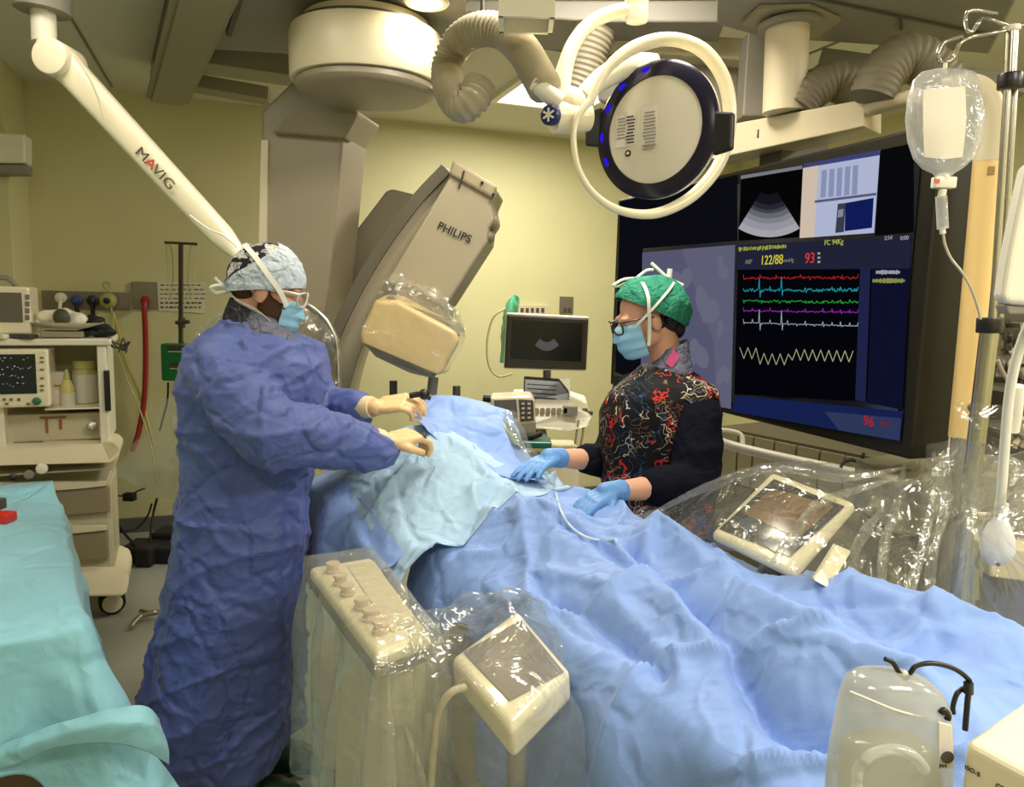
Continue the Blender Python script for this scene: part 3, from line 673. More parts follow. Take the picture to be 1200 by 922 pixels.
# ================================================================ RIGHT BACKGROUND: cabinets and rail under the display
M_CAB = mat('cabinet_front', (150, 140, 108), .5); M_CABD = mat('cabinet_dark', (88, 80, 62), .5)
cb = thing('wall_cabinet_row', 'low row of beige slatted cabinets on the wall beneath the big display', 'cabinet', w(950, 560, 4.0))
pA, pB = w(838, 545, 4.1), w(1130, 590, 3.0)
pA.z = pB.z = 0; dx_ = (pB-pA).normalized(); nn = dx_.cross(Z)
b = B(); prism(b, [pA+Z*.1, pB+Z*.1, pB+Z*.98, pA+Z*.98], -nn*-.4 if False else -nn*.4*(1 if (CAMP-pA).dot(nn) > 0 else -1)); build('carcass', b, M_CABD, cb, smooth=False)
front = nn if (CAMP-pA).dot(nn) > 0 else -nn
L_ = (pB-pA).length; k = 0; x = .03
while x < L_-.08:
    b = B(); wd_ = random.choice((.07, .10, .13)); c_ = pA+dx_*(x+wd_/2)+front*.008; c_.z = .83
    box(b, c_, (wd_-.012, .016, .27), frame(dx_, front)); build('slat', b, M_CAB if random.random() < .8 else M_BEIGE, cb, smooth=False); x += wd_
b = B(); box(b, (pA+pB)/2+front*.006+Z*.40, (L_, .012, .56), frame(dx_, front)); build('door_panel', b, mat('cabinet_panel', (104, 98, 72), .45), cb, smooth=False)
t = thing('handrail', 'thick white horizontal pipe below the big display', 'rail', w(900, 535, 3.3))
b = B(); tube(b, [w(828, 508, 3.35), w(850, 520, 3.3), w(905, 534, 3.1), w(978, 550, 2.85), w(1050, 566, 2.6)], .022, sm=4); build('pipe', b, M_WHITE, t)
b = B(); tube(b, [w(840, 503, 3.9), w(868, 509, 3.85), w(869, 530, 3.8)], .012); build('post', b, M_WHITE, t)
b = B(); tube(b, [w(985, 548, 2.6), w(990, 541, 2.6), w(1000, 539, 2.6), w(1008, 544, 2.58), (w(1012, 532, 2.5))], .006); build('black_cable', b, M_RUB, label='short black cable looping below the display right of the white pipe', cat='cable')
# white upright panel between display and pole
b = B(); prism(b, [w(1126, 200, 2.9), w(1144, 196, 2.9), w(1138, 560, 2.9), w(1108, 560, 2.9)], V((.03, .1, 0))); build('upright_panel', b, M_BEIGE, label='tall off-white panel behind the cream pole beside the display', cat='panel', smooth=False, bev=.006)
# ================================================================ LEFT BACKGROUND
wallY = lambda px, py, off=0.: wp(px, py, RO, RV) + RV*off
RW = frame(RU, -RV)
def wbox(bm, px, py, wd_, h, d, off=0): 
    box(bm, wallY(px, py, off+d/2), (wd_, d, h), RW); return bm
M_STEELP = mat('outlet_plate', (128, 120, 104), .35, metal=.5)
# air conditioner on the pier
ph = lambda px, py, off=0.: wp(px, py, RO+RV*.44, RV)+RV*off
t = thing('wall_unit', 'white wall-mounted box high on the left pier', 'wall unit', ph(10, 205))
b = B(); c0 = ph(38, 186); e = ph(37, 163); f_ = ph(37, 196)
b = B(); prism(b, [ph(-60, 158), ph(38, 163), ph(38, 196), ph(-60, 196)], RV*.16); build('body', b, M_WHITE, t, bev=.012, smooth=False)
b = B(); prism(b, [ph(-60, 197), ph(38, 197), ph(38, 207), ph(-60, 207)], RV*.14); build('vent_strip', b, M_GREY, t, bev=.004, smooth=False)
# gas outlet strip
t = thing('gas_outlet_strip', 'steel wall strip with white, blue, black and yellow-green gas connectors', 'gas outlet', wallY(100, 352))
b = B(); wbox(b, 102, 352, .50, .115, .02); build('plate', b, M_STEELP, t, smooth=False, bev=.003)
for px, py, col, nm in ((73, 349, M_WHITE, 'w'), (91, 352, mat('blue_knob', (44, 70, 130), .4), 'b'), (110, 352, M_BLACK, 'k')):
    b = B(); cyl(b, wallY(px, py, .02), wallY(px, py, .06), .034, seg=20); cyl(b, wallY(px, py, .06), wallY(px, py, .09), .02, seg=16); build('connector', b, col, t, bev=.003)
b = B(); tube(b, [wallY(74, 352, .08), wallY(74, 362, .1), wallY(74, 378, .08)], .011); build('white_hose', b, M_WHITE, t)
b = B(); tube(b, [wallY(92, 355, .08), wallY(94, 364, .1), wallY(96, 376, .08)], .013); build('black_hose', b, M_RUB, t)
b = B(); tube(b, [wallY(111, 355, .08), wallY(112, 366, .1), wallY(112, 378, .08)], .013); build('black_hose', b, M_RUB, t)
t = thing('flow_regulator', 'yellow-green round flow regulator at the right end of the gas strip', 'regulator', wallY(129, 352, .05))
M_YG = mat('yellow_green', (176, 172, 96), .35)
b = B(); sph(b, wallY(129, 352, .08), .052, seg=20); build('body', b, M_YG, t)
b = B(); cyl(b, wallY(129, 352, .1), wallY(129, 352, .15), .02, seg=16); build('knob', b, M_BLACK, t, bev=.002)
b = B(); tube(b, [wallY(129, 341, .08), wallY(124, 336, .08), wallY(124, 332, .08), wallY(129, 331, .08), wallY(132, 336, .08)], .006); build('ring', b, M_YG, t)
b = B(); cyl(b, wallY(133, 360, .1), wallY(134, 368, .1), .01, seg=10); build('outlet_nozzle', b, M_CHROME, t)
# yellow tubes
b = B(); tube(b, [wallY(133, 362, .08), wallY(140, 385, .06), wallY(150, 425, .05), wallY(162, 455, .05), wallY(172, 485, .06), wallY(182, 520, .08)], .007)
build('oxygen_tube', b, M_YEL, label='thin yellow tube hanging from the flow regulator down the wall', cat='tube')
b = B(); tube(b, [wallY(136, 365, .1), wallY(137, 395, .12), wallY(150, 440, .1), wallY(166, 478, .1), wallY(180, 524, .12), wallY(186, 560, .14)], .005)
build('clear_tube', b, mat('pale_tube', (200, 196, 140), .35), label='paler thin tube beside the yellow tube on the left wall', cat='tube')
# outlet with red hose
t = thing('vacuum_outlet', 'square steel wall outlet plate with a red coupling', 'wall outlet', wallY(170, 346))
b = B(); wbox(b, 170, 346, .155, .175, .02); build('plate', b, M_STEELP, t, smooth=False, bev=.003)
b = B(); cyl(b, wallY(171, 352, .02), wallY(171, 354, .09), .03, .022, seg=20); build('coupling', b, M_RED, t)
b = B(); tube(b, [wallY(171, 353, .08), wallY(171, 362, .10), wallY(172, 390, .09), wallY(172, 430, .08), wallY(170, 470, .08), wallY(164, 505, .10), wallY(158, 524, .14)], .017)
build('red_hose', b, M_RED, label='dark red rubber hose hanging from the square wall outlet', cat='hose')
# paper notice
t = thing('wall_notice', 'white printed paper notice taped to the wall behind the drip stand', 'notice', wallY(215, 347))
b = B(); prism(b, [wallY(184, 330, .004), wallY(241, 331, .004), wallY(240, 367, .004), wallY(186, 364, .004)], RV*.002); build('sheet', b, mat('paper', (214, 208, 180), .6), t, smooth=False)
b = B()
for k in range(6):
    y = 334+k*5.2; x = 188
    while x < 236:
        ww = random.uniform(2, 6); p = wallY(x+ww/2, y+.0*k, .0075); box(b, p, (ww*.005, .001, .013 if k > 3 else .008), RW); x += ww+random.uniform(1, 2.4)
pieces('printed_line', b, mat('print_grey', (104, 98, 84), .7), t, smooth=False)
# drip stand in dark metal with T top
t = thing('drip_stand', 'dark thin stand with a T-shaped top in front of the paper notice', 'drip stand', V((wallY(212, 640, .3).x, wallY(212, 640, .3).y, 0)))
dk = mat('dark_bronze', (70, 64, 44), .45)
sY = wallY(212, 340, .30).y
b = B(); beam(b, w(212, 420, sY), w(212, 284, sY), .022, .022, up=V((0, 1, 0))); build('pole', b, dk, t, smooth=False)
b = B(); cyl(b, w(213, 700, sY) if False else V((w(214, 400, sY).x, sY, .06)), w(213, 400, sY), .014); build('lower_pole', b, dk, t)
b = B(); beam(b, w(193, 284, sY), w(231, 286, sY), .012, .016); build('crossbar', b, dk, t, smooth=False)
b = B(); cyl(b, w(213, 384, sY), w(213, 372, sY), .022, seg=14); cyl(b, w(206, 378, sY-.02), w(222, 377, sY-.02), .012, seg=12); build('clamp', b, M_DGREY, t)
for k in range(5):
    a = 2*math.pi*k/5+.3; cc = V((w(214, 400, sY).x, sY, .05)); b = B(); beam(b, cc, cc+V((math.cos(a)*.26, math.sin(a)*.26, -.02)), .02, .02); build('foot', b, dk, t, smooth=False)
for k, dxx in enumerate((-17, 17)):
    b = B(); tube(b, [w(212+dxx-1, 285, sY), w(212+dxx, 292, sY), w(212+dxx-2*(1 if k else -1), 330, sY-.01), w(212+dxx-4*(1 if k else -1), 352, sY-.02)], .0035, seg=8)
    tube(b, [w(212+dxx-1, 285, sY), w(212+dxx-6*(1 if k else -1), 292, sY), w(212+dxx-8*(1 if k else -1), 325, sY), w(212+dxx-6*(1 if k else -1), 350, sY-.02)], .0035, seg=8)
    build('hanging_tube', b, mat('pale_tube', (200, 196, 140), .35), label='thin translucent tubing looped over the %s end of the dark T-shaped stand' % ('right' if k else 'left'), cat='tube', group=None)
# green box (pump)
t = thing('infusion_pump', 'green box-shaped pump clamped to the dark stand behind the left person', 'pump', w(202, 448, sY-.05))
MGREEN = mat('pump_green', (20, 120, 66), .4)
b = B(); box(b, w(206, 424, sY-.05), (.15, .10, .235)); build('housing', b, MGREEN, t, bev=.012, smooth=False)
b = B(); box(b, w(206, 407, sY-.105), (.11, .012, .028)); box(b, w(208, 427, sY-.105), (.10, .012, .025)); build('display', b, M_DGREY, t, smooth=False)
b = B(); box(b, w(207, 412, sY-.107), (.10, .01, .006)); box(b, w(208, 432, sY-.107), (.09, .01, .005)); build('trim_strip', b, M_WHITE, t, smooth=False)
b = B(); tube(b, [w(197, 448, sY), w(196, 470, sY), w(191, 490, sY), w(187, 505, sY)], .006); build('pump_cable', b, M_RUB, label='black cable dropping below the green pump', cat='cable')
# power strip & cables on the floor
t = thing('floor_power_block', 'black power block on the floor near the wall behind the trolley', 'power block', wz(190, 640, 0))
for c_, s_ in ((wz(183, 645, .05), (.34, .2, .10)), (wz(208, 636, .05), (.26, .18, .14)), (wz(172, 652, .05), (.10, .12, .12))):
    b = B(); box(b, V((c_.x, c_.y, s_[2]/2)), s_); build('block', b, M_RUB, t, bev=.015, smooth=False)
def cable(pts, r, m, label, cat='cable', nm='power_cable', group=None):
    b = B(); tube(b, pts, r, seg=10); return build(nm, b, m, label=label, cat=cat, group=group)
cable([wz(136, 605, .05) if False else w(134, 606, 4.6), w(146, 625, 4.5), w(160, 640, 4.4), w(172, 652, 4.35)], .008, M_RUB, 'black cable sloping from the trolley to the floor power block')
cable([w(184, 584, 4.7), w(180, 600, 4.7), w(177, 620, 4.6), w(176, 645, 4.4)], .008, M_RUB, 'black cable dropping straight down to the floor power block')
cable([w(138, 622, 4.5), w(158, 620, 4.65), w(172, 606, 4.7), w(178, 590, 4.7)], .006, M_RUB, 'thin black cable curving up the wall behind the trolley')
cable([wz(132, 643, .01), wz(150, 646, .01), wz(168, 641, .01), wz(185, 640, .01)], .006, M_RUB, 'thin black cable lying on the floor by the baseboard')
b = B(); box(b, w(152, 582, 4.85), (.07, .05, .05)); tube(b, [w(128, 580, 4.7), w(142, 581, 4.8), w(152, 582, 4.8), w(160, 576, 4.85), w(170, 572, 4.85)], .005); build('wall_plug', b, M_RUB, label='black plug and lead low on the wall between trolley and blue gown', cat='plug')
# IV/foot base shiny
t = thing('stand_foot', 'shiny steel stand foot on the floor beside the blue gown', 'stand foot', wz(170, 722, 0))
b = B(); tube(b, [wz(153, 735, .02), wz(165, 722, .03), wz(182, 718, .05)], .013, sm=3); build('leg', b, M_CHROME, t)
b = B(); tube(b, [wz(165, 716, .03), wz(176, 718, .04), wz(188, 717, .05)], .012, sm=3); build('leg', b, M_CHROME, t)
# ================================================================ ANAESTHESIA TROLLEY (left)
TRY = 3.75
TTH = math.radians(24); TDN = V((-math.sin(TTH), math.cos(TTH), 0)); TDX = V((math.cos(TTH), math.sin(TTH), 0)); TPV = w(128, 500, TRY); TPV.z = 0; TRF = frame(TDX, TDN)
def wt(px, py, Y): return wp(px, py, TPV+TDN*(Y-TRY), TDN)
AT = thing('anaesthesia_trolley', 'beige hospital anaesthesia trolley on castors at the left edge', 'trolley', TPV-TDX*.2+TDN*.2)
M_TR = mat('trolley_enamel', (196, 188, 160), .4); M_TRL = mat('trolley_light', (224, 214, 182), .35); M_TRD = mat('trolley_drawer', (146, 134, 106), .45)
sx = TRY/880
def fbox(px0, py0, px1, py1, Y, d, m, nm, par, bev=.006, seg=2, **k):
    """box with its front face covering the pixel rectangle at depth Y, d deep"""
    a, c = wt(px0, py1, Y), wt(px1, py0, Y); b = B(); L_ = (c-a).dot(TDX)
    box(b, (a+c)/2+TDN*d/2, (abs(L_), d, abs(c.z-a.z)), TRF); return build(nm, b, m, par, bev=bev, bseg=seg, smooth=False, **k)
fbox(-80, 397, 130, 405, TRY, .5, M_WHITE, 'top_shelf', AT, bev=.008)
fbox(-80, 405, 120, 521, TRY+.45, .04, M_TR, 'back_panel', AT)
fbox(118, 405, 124, 521, TRY+.02, .44, M_WHITE, 'side_panel', AT)
fbox(52, 477, 120, 481, TRY+.02, .44, M_WHITE, 'shelf', AT, bev=.003)
fbox(2, 483, 122, 519, TRY+.10, .3, M_TR, 'lower_panel', AT)
fbox(-2, 475, 4, 525, TRY+.02, .1, M_WHITE, 'upright', AT)
# black handle
fbox(123, 434, 128, 482, TRY, .03, M_BLACK, 'side_handle', AT, bev=.005)
b = B(); cyl(b, wt(108, 500, TRY+.09), wt(108, 500, TRY+.06), .024, seg=24); build('dial', b, M_CHROME, AT, bev=.004)
b = B(); box(b, wt(62, 489, TRY+.095), (.115, .006, .010), TRF); box(b, wt(55, 499, TRY+.095), (.010, .006, .07), TRF); box(b, wt(71, 497, TRY+.095), (.012, .006, .05), TRF); build('red_marking', b, mat('faded_red', (150, 84, 62), .5), AT, smooth=False)
fbox(8, 518, 50, 524, TRY+.05, .05, M_GREY, 'drawer_grip', AT)
# deck
b = B(); prism(b, [wt(-80, 548, 3.55), wt(130, 543, 3.55), wt(139, 534, 3.57), wt(141, 526, 3.6), wt(136, 519, 3.68), wt(118, 517, 3.8), wt(-80, 522, 3.8)] , TDN*.28); 
bmesh.ops.translate(b, vec=(0, 0, 0), verts=b.verts); build('deck', b, M_TRL, AT, bev=.02, bseg=4, smooth=False)
fbox(-80, 548, 134, 563, 3.60, .42, M_TR, 'deck_skirt', AT, bev=.012)
b = B(); cyl(b, wt(34, 556, 3.59), wt(34, 556, 3.56), .022); build('lock_knob', b, M_GREY, AT, bev=.003)
b = B(); cyl(b, wt(49, 549, 3.585), wt(49, 549, 3.55), .026); build('latch', b, M_WHITE, AT, bev=.006)
b = B(); cyl(b, wt(15, 559, 3.59), wt(15, 559, 3.56), .017); build('black_knob', b, M_BLACK, AT, bev=.003)
fbox(-80, 563, 130, 700, 3.68, .40, M_TR, 'body', AT, bev=.02)
for (y0, y1) in ((570, 616), (622, 674)):
    d = fbox(-60, y0, 128 if y0 < 600 else 126, y1, 3.645, .05, M_TRD, 'drawer', AT, bev=.01)
    b = B(); pts = [wt(-40+i*16.5, y0-1+(6*math.sin(math.pi*i/10)), 3.63) for i in range(11)] + [wt(-40+i*16.5, y0-5, 3.63) for i in range(10, -1, -1)]
    prism(b, pts, TDN*.03); build('drawer_pull', b, M_TRL, d, smooth=False)
b = B(); prism(b, [wt(-80, 700, 3.5), wt(145, 700, 3.5), wt(151, 690, 3.52), wt(149, 672, 3.62), wt(130, 664, 3.68), wt(-80, 664, 3.7)], TDN*.4); build('base_skirt', b, M_TRL, AT, bev=.02, bseg=4, smooth=False)
def castor(px, py, Y):
    c_ = wt(px, py, Y); c_.z = .062
    k = B(); ca = V((.5, -.86, 0)); cyl(k, c_+ca*.014, c_+ca*.040, .062, seg=32); cyl(k, c_-ca*.040, c_-ca*.014, .062, seg=32); o = build('castor', k, M_RUB, AT, bev=.01)
    k = B(); cyl(k, c_+ca*.034, c_+ca*.048, .047, seg=32); cyl(k, c_-ca*.048, c_-ca*.034, .047, seg=24); build('wheel_cap', k, M_TRL, o, bev=.004)
    k = B(); box(k, c_+V((0, 0, .06)), (.07, .08, .07)); build('castor_fork', k, M_DGREY, o, bev=.01, smooth=False)
    k = B(); beam(k, c_+V((-.06, -.03, .05)), c_+V((-.03, .03, .05)), .05, .02); build('brake_pedal', k, M_DGREY, o, bev=.004, smooth=False)
castor(132, 716, 3.68); castor(-30, 716, 3.68)
castor(128, 690, 4.02)
# patient monitor in the trolley
t = thing('vitals_monitor', 'cream vitals monitor with black trace screen set in the trolley below its top shelf', 'monitor', wt(25, 480, TRY))
fbox(-60, 409, 56, 480, TRY-.03, .22, M_CREAM, 'case', t, bev=.012, seg=3)
fbox(-50, 415, 41, 463, TRY-.036, .01, mat('monitor_screen_dark', (26, 28, 30), .2), 'screen', t, bev=0)
b = B(); 
for k in range(4):
    y = 420+k*10
    for x in range(-40, 38, 3):
        if random.random() < .6: box(b, wt(x+random.random()*2, y+random.uniform(-2, 3), TRY-.038), (random.uniform(.003, .010), .001, random.uniform(.002, .006)))
pieces('screen_trace', b, emis('trace_pale', (150, 165, 160), .6), t, smooth=False)
b = B()
for k, yy in enumerate((419, 424, 433, 443, 452, 457)): box(b, wt(49, yy, TRY-.034), (.016, .006, .008), TRF)
for xx in (5, 13, 22): box(b, wt(xx, 468, TRY-.034), (.012, .006, .012), TRF)
for xx in (8, 33): box(b, wt(xx, 473, TRY-.034), (.014, .006, .01), TRF)
pieces('button', b, mat('button_brown', (120, 112, 84), .5), t, smooth=False)
b = B(); cyl(b, wt(43, 470, TRY-.03), wt(43, 470, TRY-.055), .019, seg=24); build('green_dial', b, mat('dial_green', (20, 100, 60), .4), t, bev=.003)
# upper monitor
t = thing('vitals_monitor', 'pale monitor with dull blank screen standing on top of the trolley', 'monitor', wt(10, 392, TRY))
fbox(-50, 336, 34, 392, TRY+.05, .25, M_CREAM, 'case', t, bev=.014, seg=3)
fbox(-45, 343, 25, 377, TRY+.045, .01, mat('screen_brown', (104, 96, 84), .25), 'screen', t, bev=0)
b = B()
for k in range(4): box(b, wt(32, 348+k*8, TRY+.048), (.018, .01, .024), TRF)
pieces('button', b, mat('button_grey', (120, 112, 108), .5), t, smooth=False)
b = B(); tube(b, [wt(-15, 340, TRY+.1), wt(-8, 328, TRY+.1), wt(8, 326, TRY+.1), wt(20, 336, TRY+.1)], .012); build('handle', b, M_GREY, t)
# objects in the shelf
t = thing('supply_jar', 'tall jar with yellow-green lid and white label on the trolley shelf', 'jar', wt(101, 478, TRY+.2))
def bottle(base, prof, m, par, nm): b = B(); lathe(b, prof, Matrix.Translation(base), seg=28); return build(nm, b, m, par)
bb = wt(101, 477, TRY+.2)
bottle(bb, [(.001, 0), (.058, 0), (.060, .01), (.060, .19), (.05, .205), (.001, .205)], mat('jar_glass', (170, 165, 110), .25), t, 'jar_body')
bottle(bb+Z*.205, [(.001, 0), (.055, 0), (.055, .04), (.001, .042)], M_YG, t, 'lid')
bottle(bb+Z*.03, [(.0605, 0), (.0615, 0), (.0615, .145), (.0605, .145)], mat('jar_label', (206, 200, 180), .5), t, 'jar_label')
t = thing('spray_bottle', 'slim yellowish bottle with pointed cap beside the large jar', 'bottle', wt(80, 479, TRY+.12))
bb = wt(80, 479, TRY+.12)
bottle(bb, [(.001, 0), (.032, 0), (.033, .01), (.033, .11), (.02, .14), (.014, .15), (.001, .15)], mat('bottle_yellow', (196, 186, 110), .35), t, 'bottle_body')
bottle(bb+Z*.15, [(.014, 0), (.014, .02), (.008, .05), (.001, .055)], M_YG, t, 'nozzle')
bottle(bb+Z*.01, [(.0335, 0), (.0345, 0), (.0345, .075), (.0335, .075)], mat('jar_label', (206, 200, 180), .5), t, 'bottle_label')
for k, (x0, y0, x1, y1, m_, lb) in enumerate(((57, 436, 76, 478, mat('carton_pale', (190, 182, 158), .6), 'pale carton standing between the monitor and slim bottle'), (58, 436, 75, 448, mat('carton_grey', (160, 152, 134), .6), None))):
    if lb:
        t = thing('carton', lb, 'carton', wt(66, 478, TRY+.15)); fbox(x0, y0, x1, y1, TRY+.12, .1, m_, 'box', t, bev=.002)
        fbox(58, 451, 72, 453, TRY+.117, .004, mat('faded_red', (150, 84, 62), .5), 'red_stripe', t, bev=0)
        fbox(60, 456, 70, 474, TRY+.117, .004, mat('carton_light', (206, 198, 180), .6), 'front_label', t, bev=0)
# tray on the top shelf
t = thing('supply_tray', 'white paper tray heaped with gauze and small items on top of the trolley', 'tray', wt(75, 392, TRY+.1))
b = B(); c0 = wt(75, 384, TRY+.12); lathe(b, [(.001, 0), (.10, 0), (.17, .025), (.175, .03), (.165, .028), (.10, .006), (.001, .006)], Matrix.Translation(c0) @ Matrix.Diagonal(V((1.1, .8, 1, 1))), seg=36); build('tray_dish', b, M_WHITE, t)
b = B(); sph(b, c0+V((-.07, 0, .05)), (.06, .05, .035)); sph(b, c0+V((-.02, .02, .06)), (.07, .05, .04)); sph(b, c0+V((.05, .02, .045)), (.06, .05, .035)); b = remesh(b, .008, 2, lambda p, n: .012*noise.noise(p*30)); build('gauze', b, M_WHITE, t)
b = B(); sph(b, c0+V((.02, -.05, .055)), (.04, .03, .042)); build('dark_ball', b, mat('olive_dark', (70, 74, 52), .6), t)
b = B(); box(b, wt(75, 391, TRY+.1), (.18, .14, .03), TRF); build('under_box', b, M_TAUPE, t, bev=.004, smooth=False)
b = B(); sph(b, wt(118, 388, TRY+.15), (.075, .06, .03)); sph(b, wt(110, 378, TRY+.15), (.05, .05, .04)); sph(b, wt(103, 390, TRY+.12), (.06, .05, .018)); b = remesh(b, .008, 2, lambda p, n: .014*noise.noise(p*30)); build('cable_bundle', b, M_RUB, label='black coiled cable bundle on the right end of the trolley top', cat='cable bundle')
b = B(); 
for k in range(5):
    q = [(126+k, 394+k), (134+random.uniform(-2, 3), 402+random.uniform(-3, 5)), (142+random.uniform(-4, 8), 408+random.uniform(-6, 6)), (148+random.uniform(-5, 6), 402+random.uniform(-8, 10)), (140+random.uniform(-4, 8), 412+random.uniform(-5, 3))]
    tube(b, [wt(x, y, TRY+.05+.01*k) for x, y in q], .004, seg=8)
build('cable_tails', b, M_DGREY, label='tangle of thin lead ends dangling off the right of the trolley top', cat='cable')
for (x0, x1, m_, lb) in ((-12, 9, M_WHITE, 'small white packet lying on the trolley top under the blank monitor'), (11, 40, M_DGREY, 'small dark flat device lying on the trolley top')):
    b = B(); box(b, wt((x0+x1)/2, 394, TRY+.02), ((x1-x0)*sx, .06, .022)); build('packet' if m_ is M_WHITE else 'pulse_sensor', b, m_, label=lb, cat='packet' if m_ is M_WHITE else 'device', bev=.004, smooth=False)
# ================================================================ ULTRASOUND + DEFIBRILLATOR (centre back)
UY = 4.1
US = thing('ultrasound_machine', 'white ultrasound machine with dark monitor standing before the back wall', 'ultrasound machine', V((w(640, 600, UY).x, UY, 0)))
qd = [w(593, 366, UY), w(691, 371, UY), w(688, 436, UY), w(590, 432, UY)]
b = B(); prism(b, qd, V((0, .05, 0))); build('monitor_back', b, M_WHITE, US, bev=.012, bseg=3, smooth=False)
b = B(); prism(b, [w(594, 368, UY-.012), w(690, 373, UY-.012), w(687, 434, UY-.012), w(591, 431, UY-.012)], V((0, .02, 0))); build('monitor_bezel', b, mat('bezel_brown', (52, 46, 34), .3), US, bev=.01, bseg=3, smooth=False)
b = B(); prism(b, [w(600, 375, UY-.015), w(683, 379, UY-.015), w(681, 424, UY-.015), w(598, 421, UY-.015)], V((0, .004, 0))); build('monitor_screen', b, mat('us_screen', (20, 20, 20), .2), US, smooth=False)
pts = [(641+21*math.sin(a)*1.0, 384+27*math.cos(a)) for a in [math.radians(-42+84*k/10) for k in range(11)]]+[(641+12*math.sin(a), 384+17*math.cos(a)) for a in [math.radians(42-84*k/10) for k in range(11)]]
b = B(); prism(b, [w(x, y, UY-.017) for x, y in pts], V((0, .001, 0))); build('echo_fan', b, emis('fan_dim', (84, 84, 84), .7), US, smooth=False)
b = B(); beam(b, w(598, 421, UY-.017), w(683, 425, UY-.017), .001, .004); build('screen_line', b, emis('dim', (70, 68, 60), .6), US, smooth=False)
b = B(); cyl(b, w(641, 434, UY+.03), w(641, 446, UY+.03), .022); build('monitor_neck', b, M_DGREY, US)
b = B(); cyl(b, w(641, 446, UY+.08), w(641, 480, UY+.10), .04); build('neck_column', b, M_WHITE, US)
b = B(); prism(b, [w(614, 443, UY-.05), w(656, 446, UY-.05), w(667, 460, UY-.07), w(667, 476, UY-.10), w(613, 472, UY-.10)], V((0, .03, .01))); build('touch_panel', b, mat('us_panel', (36, 40, 38), .25), US, bev=.006, smooth=False)
b = B(); prism(b, [w(655, 443, UY-.03), w(668, 444, UY-.03), w(668, 470, UY-.05)], V((0, .04, 0))); build('panel_side', b, M_WHITE, US, smooth=False)
b = B(); 
for k in range(4): beam(b, w(618, 450+k*5, UY-.063-.01*k), w(652, 452+k*5, UY-.063-.01*k), .002, .004)
build('panel_text', b, emis('dim2', (64, 70, 60), .6), US, smooth=False)
b = B(); prism(b, [w(600, 478, UY-.25), w(672, 480, UY-.25), w(692, 486, UY-.2), w(694, 492, UY-.2), w(690, 500, UY-.25), w(668, 506, UY-.3), w(612, 502, UY-.3)], V((0, .35, .06))); build('console', b, M_WHITE, US, bev=.018, bseg=3, smooth=False)
b = B()
for k in range(6): box(b, w(629+k*6.6, 481, UY-.27), (.022, .02, .026))
pieces('key', b, M_TAUPE, US, smooth=False)
b = B(); box(b, w(668, 481, UY-.26), (.075, .04, .05)); build('key_block', b, M_GREY, US, smooth=False, bev=.004)
for (x, y) in ((684, 481), (684, 489), (690, 484)):
    b = B(); cyl(b, w(x, y+2, UY-.16), w(x, y-2, UY-.16), .022, seg=16); build('probe_holder', b, M_DGREY, US)
b = B(); box(b, V((w(646, 560, UY).x, UY+.05, .48)), (.30, .4, .72)); build('pedestal', b, mat('us_cream', (214, 208, 176), .4), US, bev=.03, bseg=3, smooth=False)
b = B(); box(b, V((w(646, 560, UY).x, UY+.02, .10)), (.46, .6, .10)); build('base', b, M_BEIGE, US, bev=.03, smooth=False)
for sx_, sy_ in ((-1, -1), (1, -1), (-1, 1), (1, 1)):
    b = B(); c_ = V((w(646, 560, UY).x+.19*sx_, UY+.02+.24*sy_, .05)); cyl(b, c_-V((.02, 0, 0)), c_+V((.02, 0, 0)), .05); build('castor', b, M_RUB, US)
b = B(); tube(b, [w(678, 492, UY-.25), w(676, 506, UY-.26), w(674, 520, UY-.25)], .006); tube(b, [w(684, 492, UY-.22), w(683, 508, UY-.23), w(680, 524, UY-.22)], .006); build('probe_cable', b, M_TAUPE, US)
DF = thing('defibrillator', 'small beige defibrillator with brown screen left of the ultrasound keyboard', 'defibrillator', w(598, 500, 3.7))
fb = lambda *a, **k: fbox(*a, **k)
b = B(); prism(b, [w(574, 466, 3.6), w(622, 464, 3.6), w(627, 470, 3.6), w(628, 502, 3.6), w(600, 505, 3.6), w(576, 480, 3.6)], V((0, .2, 0))); build('case', b, M_CREAM, DF, bev=.012, smooth=False)
b = B(); prism(b, [w(579, 469, 3.59), w(605, 468, 3.59), w(607, 489, 3.59), w(581, 489, 3.59)], V((0, .008, 0))); build('screen', b, mat('screen_brown', (104, 96, 84), .25), DF, smooth=False)
b = B(); prism(b, [w(608, 468, 3.59), w(625, 469, 3.59), w(626, 493, 3.59), w(610, 493, 3.59)], V((0, .008, 0))); build('button_panel', b, mat('panel_brown', (84, 76, 62), .4), DF, smooth=False)
b = B()
for k in range(8): box(b, w(613+(k % 2)*7, 473+(k//2)*5.4, 3.585), (.014, .01, .010))
pieces('button', b, M_BEIGE, DF, smooth=False)
b = B(); prism(b, [w(602, 496, 3.55), w(628, 494, 3.55), w(628, 508, 3.55), w(606, 508, 3.55)], V((0, .15, 0))); build('printer_door', b, M_TAUPE, DF, bev=.004, smooth=False)
b = B(); cyl(b, w(566, 466, 3.6), w(575, 467, 3.6), .02); build('paddle', b, M_BLACK, DF)
DT = thing('defibrillator_cart', 'dark small cart with green tray under the defibrillator', 'cart', V((w(612, 560, 3.65).x, 3.75, 0)))
b = B(); box(b, w(607, 512, 3.75), (.30, .34, .03)); build('top_shelf', b, M_DGREY, DT, bev=.006, smooth=False)
b = B(); box(b, V((w(607, 512, 3.75).x, 3.75, .45)), (.26, .3, .8)); build('body', b, M_DGREY, DT, bev=.01, smooth=False)
b = B(); box(b, w(622, 518, 3.5), (.19, .16, .03)); build('green_tray', b, mat('tray_green', (22, 96, 76), .4), DT, bev=.006, smooth=False)
